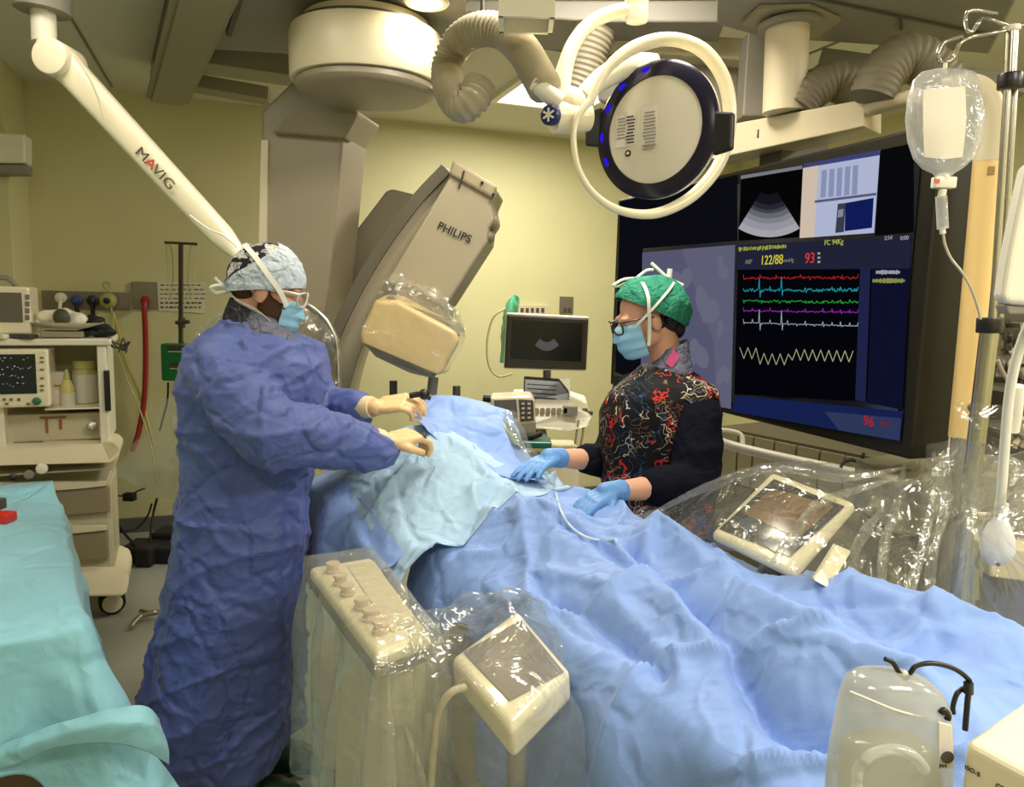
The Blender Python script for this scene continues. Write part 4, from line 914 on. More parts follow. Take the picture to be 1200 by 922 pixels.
cable([w(584, 496, 3.52), w(592, 506, 3.5), w(604, 512, 3.48), w(622, 512, 3.48), w(634, 508, 3.5)], .014, M_RUB, 'thick black cable draped across the front of the defibrillator')
# wall bits above the ultrasound
t = thing('wall_outlet', 'brown-grey square wall outlet above the right of the ultrasound monitor', 'wall outlet', wallY(663, 357))
b = B(); wbox(b, 663, 357, .115, .13, .02); build('plate', b, M_STEELP, t, smooth=False, bev=.003)
b = B(); wbox(b, 661, 363, .02, .03, .012, .02); wbox(b, 666, 363, .02, .03, .012, .02); pieces('socket', b, M_DGREY, t, smooth=False)
t = thing('gas_outlet_strip', 'pale wall strip with a row of sockets just above the ultrasound monitor', 'gas outlet', wallY(624, 362))
b = B(); wbox(b, 624, 363, .26, .075, .03); build('plate', b, M_BEIGE, t, smooth=False, bev=.004)
b = B()
for k in range(5): wbox(b, 610+k*6, 363, .022, .03, .012, .03)
pieces('socket', b, M_DGREY, t, smooth=False)
b = B(); rows = [[(598, 348, 4.9), (603, 346, 4.86), (608, 349, 4.9)], [(592, 362, 4.9), (598, 360, 4.82), (607, 362, 4.9)], [(589, 380, 4.9), (594, 380, 4.82), (602, 380, 4.9)], [(587, 400, 4.9), (592, 402, 4.84), (598, 402, 4.9)], [(586, 425, 4.9), (589, 425, 4.86), (594, 425, 4.9)]]
patch(b, W3(rows), 5, .01, 20, 2); build('green_bag', b, mat('green_film', (96, 190, 150), .3), label='thin green plastic bag hanging on the wall left of the ultrasound monitor', cat='bag', solid=.004)
cable([w(592, 362, 4.85), w(578, 372, 4.85), (w(571, 400, 4.85)), w(573, 428, 4.85), w(584, 441, 4.85), w(600, 438, 4.85)], .007, mat('pale_cable', (190, 188, 140), .5), 'pale looping cable on the wall left of the ultrasound monitor')
# ================================================================ PEOPLE
def hand_pts(wr, d, nrm, side, curl=.5, sc=1., spread=.0, tcurl=.5, rs=1.):
    """list of (points, radii) chains. nrm = back-of-hand direction, side=+1/-1 thumb side along d x nrm"""
    d = d.normalized(); nrm = (nrm-d*nrm.dot(d)).normalized(); s = d.cross(nrm)*side
    ch = []
    kn = []
    for i in range(4):          # index .. little
        off = (1.5-i)*.0205*sc; k = wr + d*(.088-.004*i-(.006 if i == 3 else 0))*sc + s*off
        kn.append(k); base = wr + d*.015*sc + s*off*.75
        ch.append(([base, base.lerp(k, .5)-nrm*.001, k], [.0155*sc*rs, .0145*sc*rs, .0115*sc*rs]))
    ch.append(([kn[0], kn[1], kn[2], kn[3]], [.0105*sc*rs]*4))
    L = [(.040, .025, .021), (.044, .029, .022), (.041, .027, .021), (.032, .020, .018)]
    for i in range(4):
        p = kn[i]; P = [p]; R_ = [.0098*sc*rs]; ang = 0; dd = (d + s*spread*(1.5-i)).normalized()
        for j, l in enumerate(L[i]):
            ang += curl*(.75, .95, .7)[j]*(1+.08*i)
            v = dd*math.cos(ang) - nrm*math.sin(ang); p = p + v*l*sc; P.append(p); R_.append((.0088, .008, .0068)[j]*sc*rs)
        ch.append((P, R_))
    tb = wr + d*.022*sc + s*.024*sc - nrm*.006*sc; t1 = tb + (d*.6+s*.7-nrm*.25).normalized()*.036*sc
    t2 = t1 + (d*.85+s*(.45-.5*tcurl)-nrm*(.25+.3*tcurl)).normalized()*.032*sc; t3 = t2 + (d*.8-s*.3*tcurl*2-nrm*(.2+.5*tcurl)).normalized()*.026*sc
    ch.append(([wr+d*.01*sc+s*.012*sc, tb, t1, t2, t3], [.014*sc*rs, .0155*sc*rs, .0118*sc*rs, .0100*sc*rs, .0082*sc*rs]))
    return ch
def add_chains(b, ch, grow=0.):
    for P, R_ in ch: caps(b, P, [r+grow for r in R_], seg=12)
def ell_ring(c, ax, bx, n=40, sq=1.0, tilt=0., zt=V((0, 0, 1))):
    out = []
    for j in range(n):
        a = 2*math.pi*j/n; ca, sa = math.cos(a), math.sin(a)
        out.append(c + ax*math.copysign(abs(ca)**sq, ca) + bx*math.copysign(abs(sa)**sq, sa) - zt*tilt*ca)
    return out
class Head:
    def __init__(s, C, F, sc=1.0):
        s.C = C; s.F = F.normalized(); s.S = Z.cross(s.F).normalized(); s.U = s.F.cross(s.S); s.sc = sc
        s.R = Matrix((s.F, s.S, s.U)).transposed()
    def p(s, f, sd, u): return s.C + (s.F*f + s.S*sd + s.U*u)*s.sc
    def e(s, b, f, sd, u, r, seg=20): sph(b, s.p(f, sd, u), tuple(x*s.sc for x in r), s.R, seg)
    def solid(s, b, neck_to):
        s.e(b, -.012, 0, .028, (.094, .074, .088), 28)       # cranium
        s.e(b, .030, 0, -.012, (.062, .062, .085), 24)       # face
        s.e(b, .050, 0, -.078, (.036, .040, .034))           # jaw
        s.e(b, .078, 0, -.095, (.018, .022, .016))           # chin
        for k in (-1, 1):
            s.e(b, .062, .034*k, -.022, (.026, .022, .022))  # cheek
            s.e(b, .083, .03*k, .022, (.016, .026, .010))    # brow
            s.e(b, .078, .030*k, .004, (.013, .014, .011))   # eyeball lid
            s.e(b, -.004, .076*k, -.018, (.020, .009, .032)) # ear
            s.e(b, -.002, .076*k, -.032, (.010, .007, .012))
            s.e(b, .022, .046*k, -.068, (.040, .018, .026))  # jaw angle
        caps(b, [s.p(.090, 0, .012), s.p(.104, 0, -.012), s.p(.116, 0, -.030)], [.009*s.sc, .010*s.sc, .013*s.sc])   # nose
        s.e(b, .100, .011, -.033, (.010, .008, .008)); s.e(b, .100, -.011, -.033, (.010, .008, .008))
        s.e(b, .093, 0, -.058, (.014, .024, .006)); s.e(b, .091, 0, -.067, (.014, .021, .007))                        # lips
        caps(b, [s.p(-.035, 0, -.03), s.p(-.035, 0, -.09), neck_to], [.052*s.sc, .052*s.sc, .060*s.sc], seg=20)
    def cap(s, b, off, rad, tilt, pmax, amp=.004, nz=9, seed=0, nu=72, nv=36, amp2=0, pfun=None):
        """dome around the cranium; pmax polar limit (deg), tilt backwards (deg)"""
        A = s.U*math.cos(math.radians(tilt)) - s.F*math.sin(math.radians(tilt)); Fb = s.F*math.cos(math.radians(tilt)) + s.U*math.sin(math.radians(tilt))
        O = s.p(*off); rows = []
        for i in range(nv+1):
            r = []
            for j in range(nu+1):
                a = 2*math.pi*j/nu; pm = pfun(a) if pfun else pmax; ph_ = math.radians(pm)*i/nv
                d = Fb*math.sin(ph_)*math.cos(a)*rad[0] + s.S*math.sin(ph_)*math.sin(a)*rad[1] + A*math.cos(ph_)*rad[2]
                p = O + d*s.sc; nn = d.normalized()
                k = amp*(ridged(p*1, nz, seed)*1.4-.5) + amp2*math.sin(a*26)*(i/nv)**4
                edge = 1 if i < nv-1 else .6
                r.append(p + nn*k*edge)
            rows.append(r)
        grid(b, rows); return b
    def mask(s, b, bulge=.020, wmax=74, v0=-.118, v1=.002, amp=.0016):
        rows = []; n = 18
        for i in range(n+1):
            t = i/n; v = v0+(v1-v0)*t; r = []
            for j in range(33):
                th = math.radians(-wmax+2*wmax*j/32); q = math.sin(math.pi*min(1, max(0, t)))**.6
                fx = (.094+bulge*q*math.cos(th)**2 + (.010*math.exp(-(th/.35)**2) if t > .6 else 0)); sx = .066+.010*q
                p = s.p(fx*math.cos(th)*1.0+.004, sx*math.sin(th)*1.05, v+(.012*(1-math.cos(th)) if t < .3 else -.006*(1-math.cos(th))))
                pl = amp*math.sin(t*math.pi*7)
                r.append(p + (s.F*math.cos(th)+s.S*math.sin(th))*pl)
            rows.append(r)
        return grid(b, rows)
def band(bm, pts, wdt, nrm_c, th=.0015, n=6):
    """thin ribbon through points lying on a head-like centre nrm_c"""
    P = cat_rom([V(p) for p in pts], n); rows = [[], [], ]
    for i, p in enumerate(P):
        t = (P[min(i+1, len(P)-1)]-P[max(i-1, 0)]).normalized(); o = (p-nrm_c).normalized(); s_ = t.cross(o).normalized()
        rows[0].append(p+s_*wdt/2); rows[1].append(p-s_*wdt/2)
    return grid(bm, rows)
# ---------------------------------------------------------------- materials
def pattern_mat(name, base, cols, scale, thr, rough=.7):
    m = mat(name, base, rough, spec=.2); nt = m.node_tree; b = nt.nodes['Principled BSDF']; N = nt.nodes.new; L = nt.links.new
    tc = N('ShaderNodeTexCoord'); nz = N('ShaderNodeTexNoise'); nz.inputs['Scale'].default_value = scale*.45; nz.inputs['Detail'].default_value = 3
    L(tc.outputs['Object'], nz.inputs[0])
    mx = N('ShaderNodeMix'); mx.data_type = 'RGBA'; mx.inputs[0].default_value = .35; L(tc.outputs['Object'], mx.inputs[6]); L(nz.outputs['Color'], mx.inputs[7])
    prev = None
    for i, (c, sc_, th) in enumerate(cols):
        v = N('ShaderNodeTexVoronoi'); v.feature = 'DISTANCE_TO_EDGE'; v.inputs['Scale'].default_value = scale*sc_
        mp = N('ShaderNodeMapping'); mp.inputs['Location'].default_value = (i*3.7, i*1.3, i*5.1); L(mx.outputs[2], mp.inputs[0]); L(mp.outputs[0], v.inputs['Vector'])
        lt = N('ShaderNodeMath'); lt.operation = 'LESS_THAN'; lt.inputs[1].default_value = thr*th; L(v.outputs['Distance'], lt.inputs[0])
        n2 = N('ShaderNodeTexNoise'); n2.inputs['Scale'].default_value = scale*.8; mp2 = N('ShaderNodeMapping'); mp2.inputs['Location'].default_value = (i*9.1, 4, i*2.2); L(tc.outputs['Object'], mp2.inputs[0]); L(mp2.outputs[0], n2.inputs[0])
        gt = N('ShaderNodeMath'); gt.operation = 'GREATER_THAN'; gt.inputs[1].default_value = .52; L(n2.outputs['Fac'], gt.inputs[0])
        ml = N('ShaderNodeMath'); ml.operation = 'MULTIPLY'; L(lt.outputs[0], ml.inputs[0]); L(gt.outputs[0], ml.inputs[1])
        mm = N('ShaderNodeMix'); mm.data_type = 'RGBA'; L(ml.outputs[0], mm.inputs[0])
        if prev is None: mm.inputs[6].default_value = lin(base)+(1,)
        else: L(prev, mm.inputs[6])
        mm.inputs[7].default_value = lin(c)+(1,); prev = mm.outputs[2]
    L(prev, b.inputs['Base Color']); return m
M_GOWN = mat('gown_blue', (76, 92, 158), .55, crease=.55, cs=7, bump=.25, bs=300, var=.06, sheen=.15)
M_GLOVEC = mat('latex_glove', (232, 192, 140), .4, sss=.05, bump=.2, bs=90)
M_CUFF = mat('knit_cuff', (226, 206, 164), .8, bump=.5, bs=160)
M_MASK = mat('mask_blue', (138, 188, 214), .7, bump=.15, bs=200)
M_MASKW = mat('mask_tie', (226, 226, 214), .7)
M_CAPB = mat('cap_lightblue', (190, 203, 214), .7, crease=.5, cs=16, bump=.2, bs=250)
M_BEARD = mat('beard_brown', (74, 46, 28), .8, bump=1, bs=260)
M_HAIR = mat('hair_dark', (26, 20, 18), .6, bump=.8, bs=200)
M_COLLAR = mat('collar_grey', (106, 108, 128), .7, crease=.5, cs=20)
# ---------------------------------------------------------------- left person
DY = 2.35; ds = DY/880
PD = thing('person', 'person in long blue surgical gown and light blue head wrap working with both hands', 'person', V((w(275, 600, DY).x, DY, 0)))
Fd = V((.96, .16, -.30)); HD = Head(w(314, 338, DY), Fd, 1.0)
gr = [(374, 262, 322, .07), (384, 250, 338, .10), (398, 234, 360, .15), (418, 219, 378, .18), (448, 212, 384, .19), (480, 213, 376, .18), (520, 216, 368, .17), (560, 217, 362, .17),
      (600, 212, 360, .18), (650, 206, 357, .19), (700, 196, 356, .20), (750, 180, 354, .22), (800, 166, 352, .25), (835, 160, 350, .26), (872, 166, 349, .27), (905, 176, 349, .27)]
def torso_rings(gr, Y, shrink=0., n=44, tilt0=None, sq=.85):
    R_ = []
    for i, (py, a, c, bb) in enumerate(gr):
        l, r = w(a, py, Y), w(c, py, Y); cc = (l+r)/2; hw = (r.x-l.x)/2 - shrink
        tl = 0
        if tilt0 and py > tilt0[0]: tl = -tilt0[1]*((py-tilt0[0])/(gr[-1][0]-tilt0[0]))
        R_.append(ell_ring(V((cc.x, Y, cc.z)), V((hw, 0, 0)), V((0, bb-shrink, 0)), n, sq, tilt=tl))
    return R_
# arm joints
shR, elR, wrR = w(258, 432, DY-.14), w(318, 506, DY-.26), w(452, 518, DY-.08)
shL, elL, wrL = w(350, 428, DY+.14), w(372, 476, DY+.20), w(434, 477, DY+.10)
handR_d = (w(490, 508, DY-.03)-wrR); handL_d = (w(480, 470, DY+.10)-wrL)
chR = hand_pts(wrR+handR_d.normalized()*.012, handR_d, V((-.1, -.35, .93)), 1, curl=.85, tcurl=.8)
chL = hand_pts(wrL+handL_d.normalized()*.03, handL_d, V((.1, -.45, .9)), -1, curl=.60, tcurl=.4)
b = B(); HD.solid(b, w(283, 392, DY))
loft(b, torso_rings([g for g in gr[1:8]], DY, .03, 30))
caps(b, [shR, elR, wrR], [.06, .045, .028]); caps(b, [shL, elL, wrL], [.055, .042, .027])
add_chains(b, chR, -.0012); add_chains(b, chL, -.0012)
hipc = w(285, 600, DY)
hpz=0
for k in (-1, 1):
    hp = V((hipc.x, DY+.07*k, hipc.z+.02)); kn = V((hipc.x+.04, DY+.10*k, .50)); an = V((hipc.x+.02, DY+.10*k, .09))
    caps(b, [hp, kn, an], [.10, .065, .045]); caps(b, [an-Z*.02, an+V((.13, 0, -.045))], [.045, .04])
caps(b, [V((hipc.x, DY, hipc.z+.12)), V((hipc.x, DY, hipc.z-.02))], [.11, .11])
b = remesh(b, .0065, 3); build('body', b, M_SKIN, PD, label='bare facial skin')
def fold(k1, amp, seed, st=(1, 1, .45)):
    def f(p, n):
        q = V((p.x*st[0], p.y*st[1], p.z*st[2]))
        return amp*((ridged(q, k1, seed)-.35)*1.3 + .5*(ridged(q, k1*2.3, seed+5)-.35) + .35*noise.noise(q*k1*5))
    return f
b = B(); RG = torso_rings(gr, DY, 0, 48, (600, .16)); loft(b, RG)
caps(b, [shR+V((0, .02, -.01)), shR.lerp(elR, .5)+V((-.005, 0, -.01)), elR+V((.0, 0, 0)), elR.lerp(wrR, .5)+V((0, 0, -.006)), wrR.lerp(elR, .08)+V((0, 0, -.026))], [.105, .104, .100, .088, .066], seg=24)
caps(b, [shL, shL.lerp(elL, .5), elL, elL.lerp(wrL, .45), wrL.lerp(elL, .25)], [.10, .085, .078, .068, .060], seg=24)
sph(b, w(250, 432, DY-.02), (.095, .15, .10)); sph(b, w(300, 414, DY), (.13, .17, .07))
def rdg(q, k, seed, pw): return (1-min(1, abs(noise.noise(V((q.x*k+seed, q.y*k-seed, q.z*k+seed*.5)))*1.6)))**pw
def gdisp(p, n):
    hem = max(0, min(1, (1.0-p.z)/.7)); v = math.atan2(p.y-DY, p.x-w(275, 600, DY).x)
    q1 = V((p.x*.8+p.z*.5, p.y*.8, p.z*2.0-p.x*.5)); q2 = V((p.x*1.6, p.y*1.6, p.z*.8+p.x*.7)); q3 = V((p.x-p.z*.7, p.y, p.z+p.x*.6))
    return (.014*rdg(q1, 2.4, 3, 11) + .012*rdg(q3, 3.2, 9, 12) - .010*rdg(q2, 2.8, 14, 12) + .006*rdg(q3, 8, 21, 8) + .005*rdg(q1, 9, 33, 8) - .004
            + .012*hem*math.sin(v*6+noise.noise(p*2)*3))
b = remesh(b, .0085, 8, gdisp)
# open hem: flatten inside
g_ = build('gown', b, M_GOWN, PD, angle=180); 
# neck: dark collar and gown neckline
b = B(); Rn = []
for (py, a, c, bb, dz) in ((356, 272, 310, .058, 0), (366, 268, 318, .064, 0), (376, 264, 330, .072, 0), (386, 262, 340, .08, 0)):
    l, r = w(a, py, DY), w(c, py, DY); cc = (l+r)/2; Rn.append(ell_ring(V((cc.x, DY, cc.z)), V(((r.x-l.x)/2, 0, 0)), V((0, bb, 0)), 36, 1, tilt=.018))
loft(b, Rn, cap=False); build('thyroid_collar', b, mat('collar_dark', (34, 32, 44), .5, crease=.4, cs=20), PD, solid=.006, label='dark collar')
b = B(); Rn = []
for (py, a, c, bb) in ((368, 296, 332, .06), (378, 288, 340, .075), (390, 284, 350, .085), (398, 282, 356, .09)):
    l, r = w(a, py, DY-.01), w(c, py, DY-.01); cc = (l+r)/2; Rn.append(ell_ring(V((cc.x, DY-.01, cc.z)), V(((r.x-l.x)/2, 0, 0)), V((0, bb, 0)), 36, 1, tilt=.02))
loft(b, Rn, cap=False); build('inner_collar', b, M_COLLAR, PD, solid=.005, label='grey collar edge')
# beard
b = B(); HD.e(b, .058, 0, -.082, (.050, .054, .044), 24); HD.e(b, .026, .050, -.060, (.036, .020, .050)); HD.e(b, .026, -.050, -.060, (.036, .020, .050))
HD.e(b, .012, .064, -.030, (.014, .010, .036)); HD.e(b, .012, -.064, -.030, (.014, .010, .036)); HD.e(b, .055, .048, -.052, (.030, .014, .030)); HD.e(b, .055, -.048, -.052, (.030, .014, .030))
b = remesh(b, .005, 2, lambda p, n: .0025*noise.noise(p*140)); build('beard', b, M_BEARD, PD)
b = B(); HD.e(b, -.055, 0, -.025, (.050, .064, .042), 24); b = remesh(b, .006, 2, lambda p, n: .002*noise.noise(p*120)); build('hair', b, M_BEARD, PD)
# caps: patterned under-cap and light blue wrap
b = B(); HD.cap(b, (-.014, 0, .022), (.113, .092, .114), 12, 100, .003, 18, 2, pfun=lambda a: 100-8*math.cos(a)); build('under_cap', b, pattern_mat('cap_pattern', (30, 28, 34), [((225, 222, 214), 2.2, 2.4), ((200, 198, 196), 3.3, 1.6)], 34, .07), PD, solid=.002, label='black and white patterned cap')
rows = []; 
b = B()
sm0 = lambda x: max(0, min(1, (x-.1)/.5))
for i in range(15):
    r = []
    for j in range(73):
        a = 2*math.pi*j/72   # 0 = front
        lo = 104-11*math.cos(a); hi = min(56 - 48*math.cos(a), lo-13)
        ph_ = math.radians(hi+(lo-hi)*i/14)
        tl = math.radians(10); A = HD.U*math.cos(tl)-HD.F*math.sin(tl); Fb = HD.F*math.cos(tl)+HD.U*math.sin(tl)
        d = Fb*math.sin(ph_)*math.cos(a)*.119 + HD.S*math.sin(ph_)*math.sin(a)*.097 + A*math.cos(ph_)*.119
        p = HD.p(-.014, 0, .022)+d; p = p+d.normalized()*(.0045*(ridged(V((p.x, p.y, p.z*2.5)), 16, 5)-.3)); r.append(p)
    rows.append(r)
grid(b, rows); build('head_wrap', b, M_CAPB, PD, solid=.0025)
# mask + ties
b = B(); HD.mask(b, .024, 52, -.128, -.012); build('face_mask', b, M_MASK, PD, solid=.002)
for k in (-1, 1):
    hc = HD.C
    b = B(); band(b, [HD.p(.078, .072*k, -.030), HD.p(.045, .094*k, .010), HD.p(.0, .104*k, .046), HD.p(-.045, .094*k, .080), HD.p(-.085, .062*k, .102), HD.p(-.10, .02*k, .108)], .016, hc); build('mask_tie', b, M_MASKW, PD, solid=.0015)
    b = B(); band(b, [HD.p(.060, .070*k, -.100), HD.p(.0, .072*k, -.072), HD.p(-.06, .062*k, -.062), HD.p(-.108, .015*k, -.045)], .010, hc); build('mask_tie', b, M_MASKW, PD, solid=.0015)
b = B(); tube(b, [HD.p(-.105, 0, -.042), HD.p(-.13, -.02, -.035), HD.p(-.155, -.02, -.05), HD.p(-.14, -.01, -.062), HD.p(-.11, 0, -.048)], .006); tube(b, [HD.p(-.105, 0, -.045), HD.p(-.14, .01, -.03), HD.p(-.16, .01, -.02)], .005); build('tie_knot', b, M_MASKW, PD)
b = B(); sph(b, HD.p(-.112, -.01, -.018), .014); build('cap_knot', b, M_BLACK, PD)
# glasses: clear frame safety glasses
M_SPEC = mat('glasses_pale', (214, 206, 186), .25)
b = B()
for k in (-1, 1):
    tube(b, [HD.p(.118, .010*k, .020), HD.p(.112, .050*k, .022), HD.p(.100, .062*k, .010), HD.p(.104, .056*k, -.018), HD.p(.116, .028*k, -.022), HD.p(.122, .012*k, -.006)], .0028, closed=True, seg=8)
    tube(b, [HD.p(.104, .060*k, .014), HD.p(.06, .078*k, .010), HD.p(.0, .084*k, -.002)], .0045, seg=8)
tube(b, [HD.p(.118, -.012, .014), HD.p(.122, 0, .016), HD.p(.118, .012, .014)], .003, seg=8)
build('glasses', b, M_SPEC, PD)
b = B()
for k in (-1, 1): prism(b, [HD.p(.116, .012*k, .018), HD.p(.110, .050*k, .020), HD.p(.102, .058*k, .004), HD.p(.106, .050*k, -.018), HD.p(.118, .022*k, -.018)], HD.F*.0015)
build('glasses_lens', b, M_PLAST, PD, smooth=False)
# gloves and cuffs
for ch, wr, el, r0_, nm in ((chR, wrR, elR, .034, 'r'), (chL, wrL, elL, .033, 'l')):
    d = (wr-el).normalized(); b = B(); add_chains(b, ch, .0016); caps(b, [wr-d*.03, wr+d*.02], [.033, .030], seg=18)
    b = remesh(b, .0038, 3, lambda p, n: .0008*noise.noise(p*160)); build('glove', b, M_GLOVEC, PD)
d = (wrL-elL).normalized(); b = B(); cyl(b, wrL-d*.055, wrL+d*.01, .041, .036, seg=28); build('cuff', b, M_CUFF, PD, bev=.004)
d = (wrR-elR).normalized(); b = B(); cyl(b, wrR-d*.035, wrR-d*.005, .042, .036, seg=28); build('cuff', b, M_CUFF, PD, bev=.004)
b = B()
for k in (-1, 1): caps(b, [V((hipc.x, DY+.055*k, hipc.z-.03)), V((hipc.x+.04, DY+.10*k, .50)), V((hipc.x+.02, DY+.10*k, .12))], [.09, .08, .072])
b = remesh(b, .012, 3, fold(7, .005, 2)); build('trousers', b, mat('scrub_green', (40, 84, 74), .8), PD)
# shoes
for k in (-1, 1):
    c_ = V((hipc.x+.07, DY+.10*k, .05)); b = B(); sph(b, c_, (.14, .052, .05)); sph(b, c_+V((-.06, 0, .02)), (.07, .05, .06)); box(b, c_-Z*.038, (.26, .09, .024)); b = remesh(b, .008, 2); build('shoe', b, mat('shoe_green', (20, 60, 40), .5), PD)
# ---------------------------------------------------------------- right person (behind the table)
WY = 2.55
PW = thing('person', 'person in black colour-splashed vest and green hair net standing behind the table', 'person', V((w(775, 600, WY).x, WY, 0)))
Fw = V((-.93, -.16, -.36)); HW = Head(w(757, 371, WY), Fw, .98)
wr_ = [(428, 757, 800, .065), (438, 744, 812, .10), (448, 732, 826, .14), (462, 716, 838, .165), (485, 706, 840, .165), (515, 705, 838, .155), (545, 708, 834, .15), (580, 708, 832, .155), (620, 710, 832, .165), (660, 708, 836, .17), (700, 712, 836, .17)]
wshL, welL, wwrL = w(818, 484, WY-.13), w(816, 566, WY-.20), w(716, 576, WY-.36)
wshR, welR, wwrR = w(742, 462, WY+.10), w(716, 540, WY+.10), w(648, 536, WY-.12)
hL = w(688, 590, WY-.42)-wwrL; hR = w(612, 552, WY-.24)-wwrR
cwL = hand_pts(wwrL, hL, V((-.2, -.3, .93)), -1, curl=.22, sc=.95, spread=.05, tcurl=.2)
cwR = hand_pts(wwrR, hR, V((-.2, -.3, .93)), 1, curl=.20, sc=.95, spread=.07, tcurl=.2)
b = B(); HW.solid(b, w(783, 440, WY)); loft(b, torso_rings(wr_[1:], WY, .03, 30))
caps(b, [wshL, welL, wwrL.lerp(welL, .35), wwrL], [.052, .043, .037, .027]); caps(b, [wshR, welR, wwrR.lerp(welR, .35), wwrR], [.05, .042, .036, .027])
add_chains(b, cwL, -.0012); add_chains(b, cwR, -.0012)
hc_ = w(772, 690, WY)
for k in (-1, 1):
    hp = V((hc_.x, WY+.085*k, hc_.z)); kn = V((hc_.x-.02, WY+.09*k, .46)); an = V((hc_.x, WY+.09*k, .08)); caps(b, [hp, kn, an], [.11, .065, .042]); caps(b, [an-Z*.02, an+V((-.13, 0, -.04))], [.04, .036])
b = remesh(b, .0065, 3); build('body', b, M_SKIN, PW, label='bare facial skin and forearms')
M_NAVY = mat('sleeve_navy', (13, 15, 27), .95, crease=.25, cs=9, bump=.15, bs=200, spec=.15)
b = B()
caps(b, [wshL, wshL.lerp(welL, .5), welL, welL.lerp(wwrL, .50)], [.074, .078, .074, .058], seg=24); caps(b, [wshR, wshR.lerp(welR, .5), welR, welR.lerp(wwrR, .42)], [.075, .072, .066, .054], seg=24)
loft(b, torso_rings(wr_[1:], WY, .012, 36)); b = remesh(b, .010, 4, fold(9, .006, 8, (1, 1, 1.2))); build('shirt', b, M_NAVY, PW, angle=180, label='dark navy long sleeves')
b = B(); loft(b, torso_rings(wr_, WY, -.006, 40)); sph(b, wshL+V((-.012, .03, .045)), (.082, .085, .062)); sph(b, w(790, 452, WY), (.09, .14, .05)); sph(b, wshR+V((0, -.02, .01)), (.07, .06, .05))
b = remesh(b, .010, 4, fold(7, .006, 4)); 
build('vest', b, pattern_mat('vest_pattern', (17, 16, 17), [((130, 100, 70), 1.9, .9), ((50, 80, 120), 1.4, .7), ((190, 40, 34), 1.1, 1.3), ((205, 195, 175), 1.3, .8)], 15, .026), PW, angle=180)
b = B()
for k in (-1, 1):
    kn = V((hc_.x-.02, WY+.09*k, .46)); hp = V((hc_.x, WY+.085*k, hc_.z)); caps(b, [hp, kn, V((hc_.x, WY+.09*k, .12))], [.125, .085, .07])
b = remesh(b, .012, 3, fold(7, .006, 9)); build('trousers', b, mat('trousers_dark', (30, 32, 44), .8), PW)
for k in (-1, 1):
    c_ = V((hc_.x-.06, WY+.09*k, .05)); b = B(); sph(b, c_, (.13, .05, .048)); sph(b, c_+V((.06, 0, .02)), (.06, .045, .055)); b = remesh(b, .008, 2); build('shoe', b, M_BLACK, PW)
# collar bits
b = B(); Rn = []
for (py, a, c, bb) in ((404, 776, 806, .052), (415, 768, 806, .06), (428, 757, 808, .072), (440, 748, 812, .08)):
    l, r = w(a, py, WY-.01), w(c, py, WY-.01); cc = (l+r)/2; Rn.append(ell_ring(V((cc.x, WY-.01, cc.z)), V(((r.x-l.x)/2, 0, 0)), V((0, bb, 0)), 36, 1, tilt=-.02))
loft(b, Rn, cap=False); build('collar', b, M_COLLAR, PW, solid=.006, label='grey collar')
b = B(); band(b, [w(783, 428, WY-.085), w(790, 418, WY-.075), w(794, 408, WY-.06)], .030, w(785, 420, WY)); build('collar_lining', b, mat('collar_pink', (190, 70, 120), .7), PW, solid=.004, label='pink collar lining')
# hair at nape
b = B(); HW.e(b, -.065, 0, -.030, (.050, .068, .060), 24); HW.e(b, -.088, 0, -.066, (.034, .052, .045)); HW.e(b, -.02, .066, -.02, (.02, .010, .03)); HW.e(b, -.02, -.066, -.02, (.02, .010, .03))
b = remesh(b, .006, 2, lambda p, n: .002*noise.noise(p*120)); build('hair', b, M_HAIR, PW)
# bouffant cap
M_NET = mat('hairnet_green', (34, 128, 100), .8, crease=.35, cs=20, bump=.5, bs=120)
b = B(); HW.cap(b, (-.032, 0, .020), (.134, .106, .112), 30, 104, .006, 15, 6, amp2=.0035, pfun=lambda a: 99-15*math.cos(a)); build('hair_net', b, M_NET, PW, solid=.0015)
b = B(); HW.mask(b, .030, 62, -.122, .000); build('face_mask', b, M_MASK, PW, solid=.002)
for k in (-1, 1):
    hc = HW.C
    b = B(); band(b, [HW.p(.045, .072*k, -.086), HW.p(.028, .085*k, -.03), HW.p(.018, .104*k, .03), HW.p(.005, .100*k, .080), HW.p(-.005, .055*k, .125), HW.p(-.01, .01*k, .137)], .011, hc); build('mask_tie', b, M_MASKW, PW, solid=.0015)
    b = B(); band(b, [HW.p(.074, .062*k, -.012), HW.p(.03, .094*k, .016), HW.p(-.02, .108*k, .046), HW.p(-.08, .088*k, .074), HW.p(-.125, .03*k, .086)], .008, hc); build('mask_tie', b, M_MASKW, PW, solid=.0015)
b = B(); tube(b, [HW.p(-.01, 0, .135), HW.p(.03, -.02, .145), HW.p(.07, -.02, .138), HW.p(.05, -.03, .128), HW.p(.0, -.02, .134)], .005, seg=8); tube(b, [HW.p(-.01, 0, .137), HW.p(-.06, -.03, .146), HW.p(-.085, -.03, .14)], .005, seg=8); build('tie_knot', b, M_MASKW, PW)
b = B(); q0 = HW.p(-.125, -.02, .09); tube(b, [q0, HW.p(-.085, -.03, .165)], .006, seg=8, sm=2); tube(b, [q0, HW.p(-.165, -.02, .055)], .008, seg=8, sm=2); tube(b, [q0, HW.p(-.14, -.02, .125)], .009, seg=8, sm=2); build('tie_knot', b, M_MASKW, PW)
M_SP2 = mat('glasses_brown', (40, 28, 26), .3)
b = B()
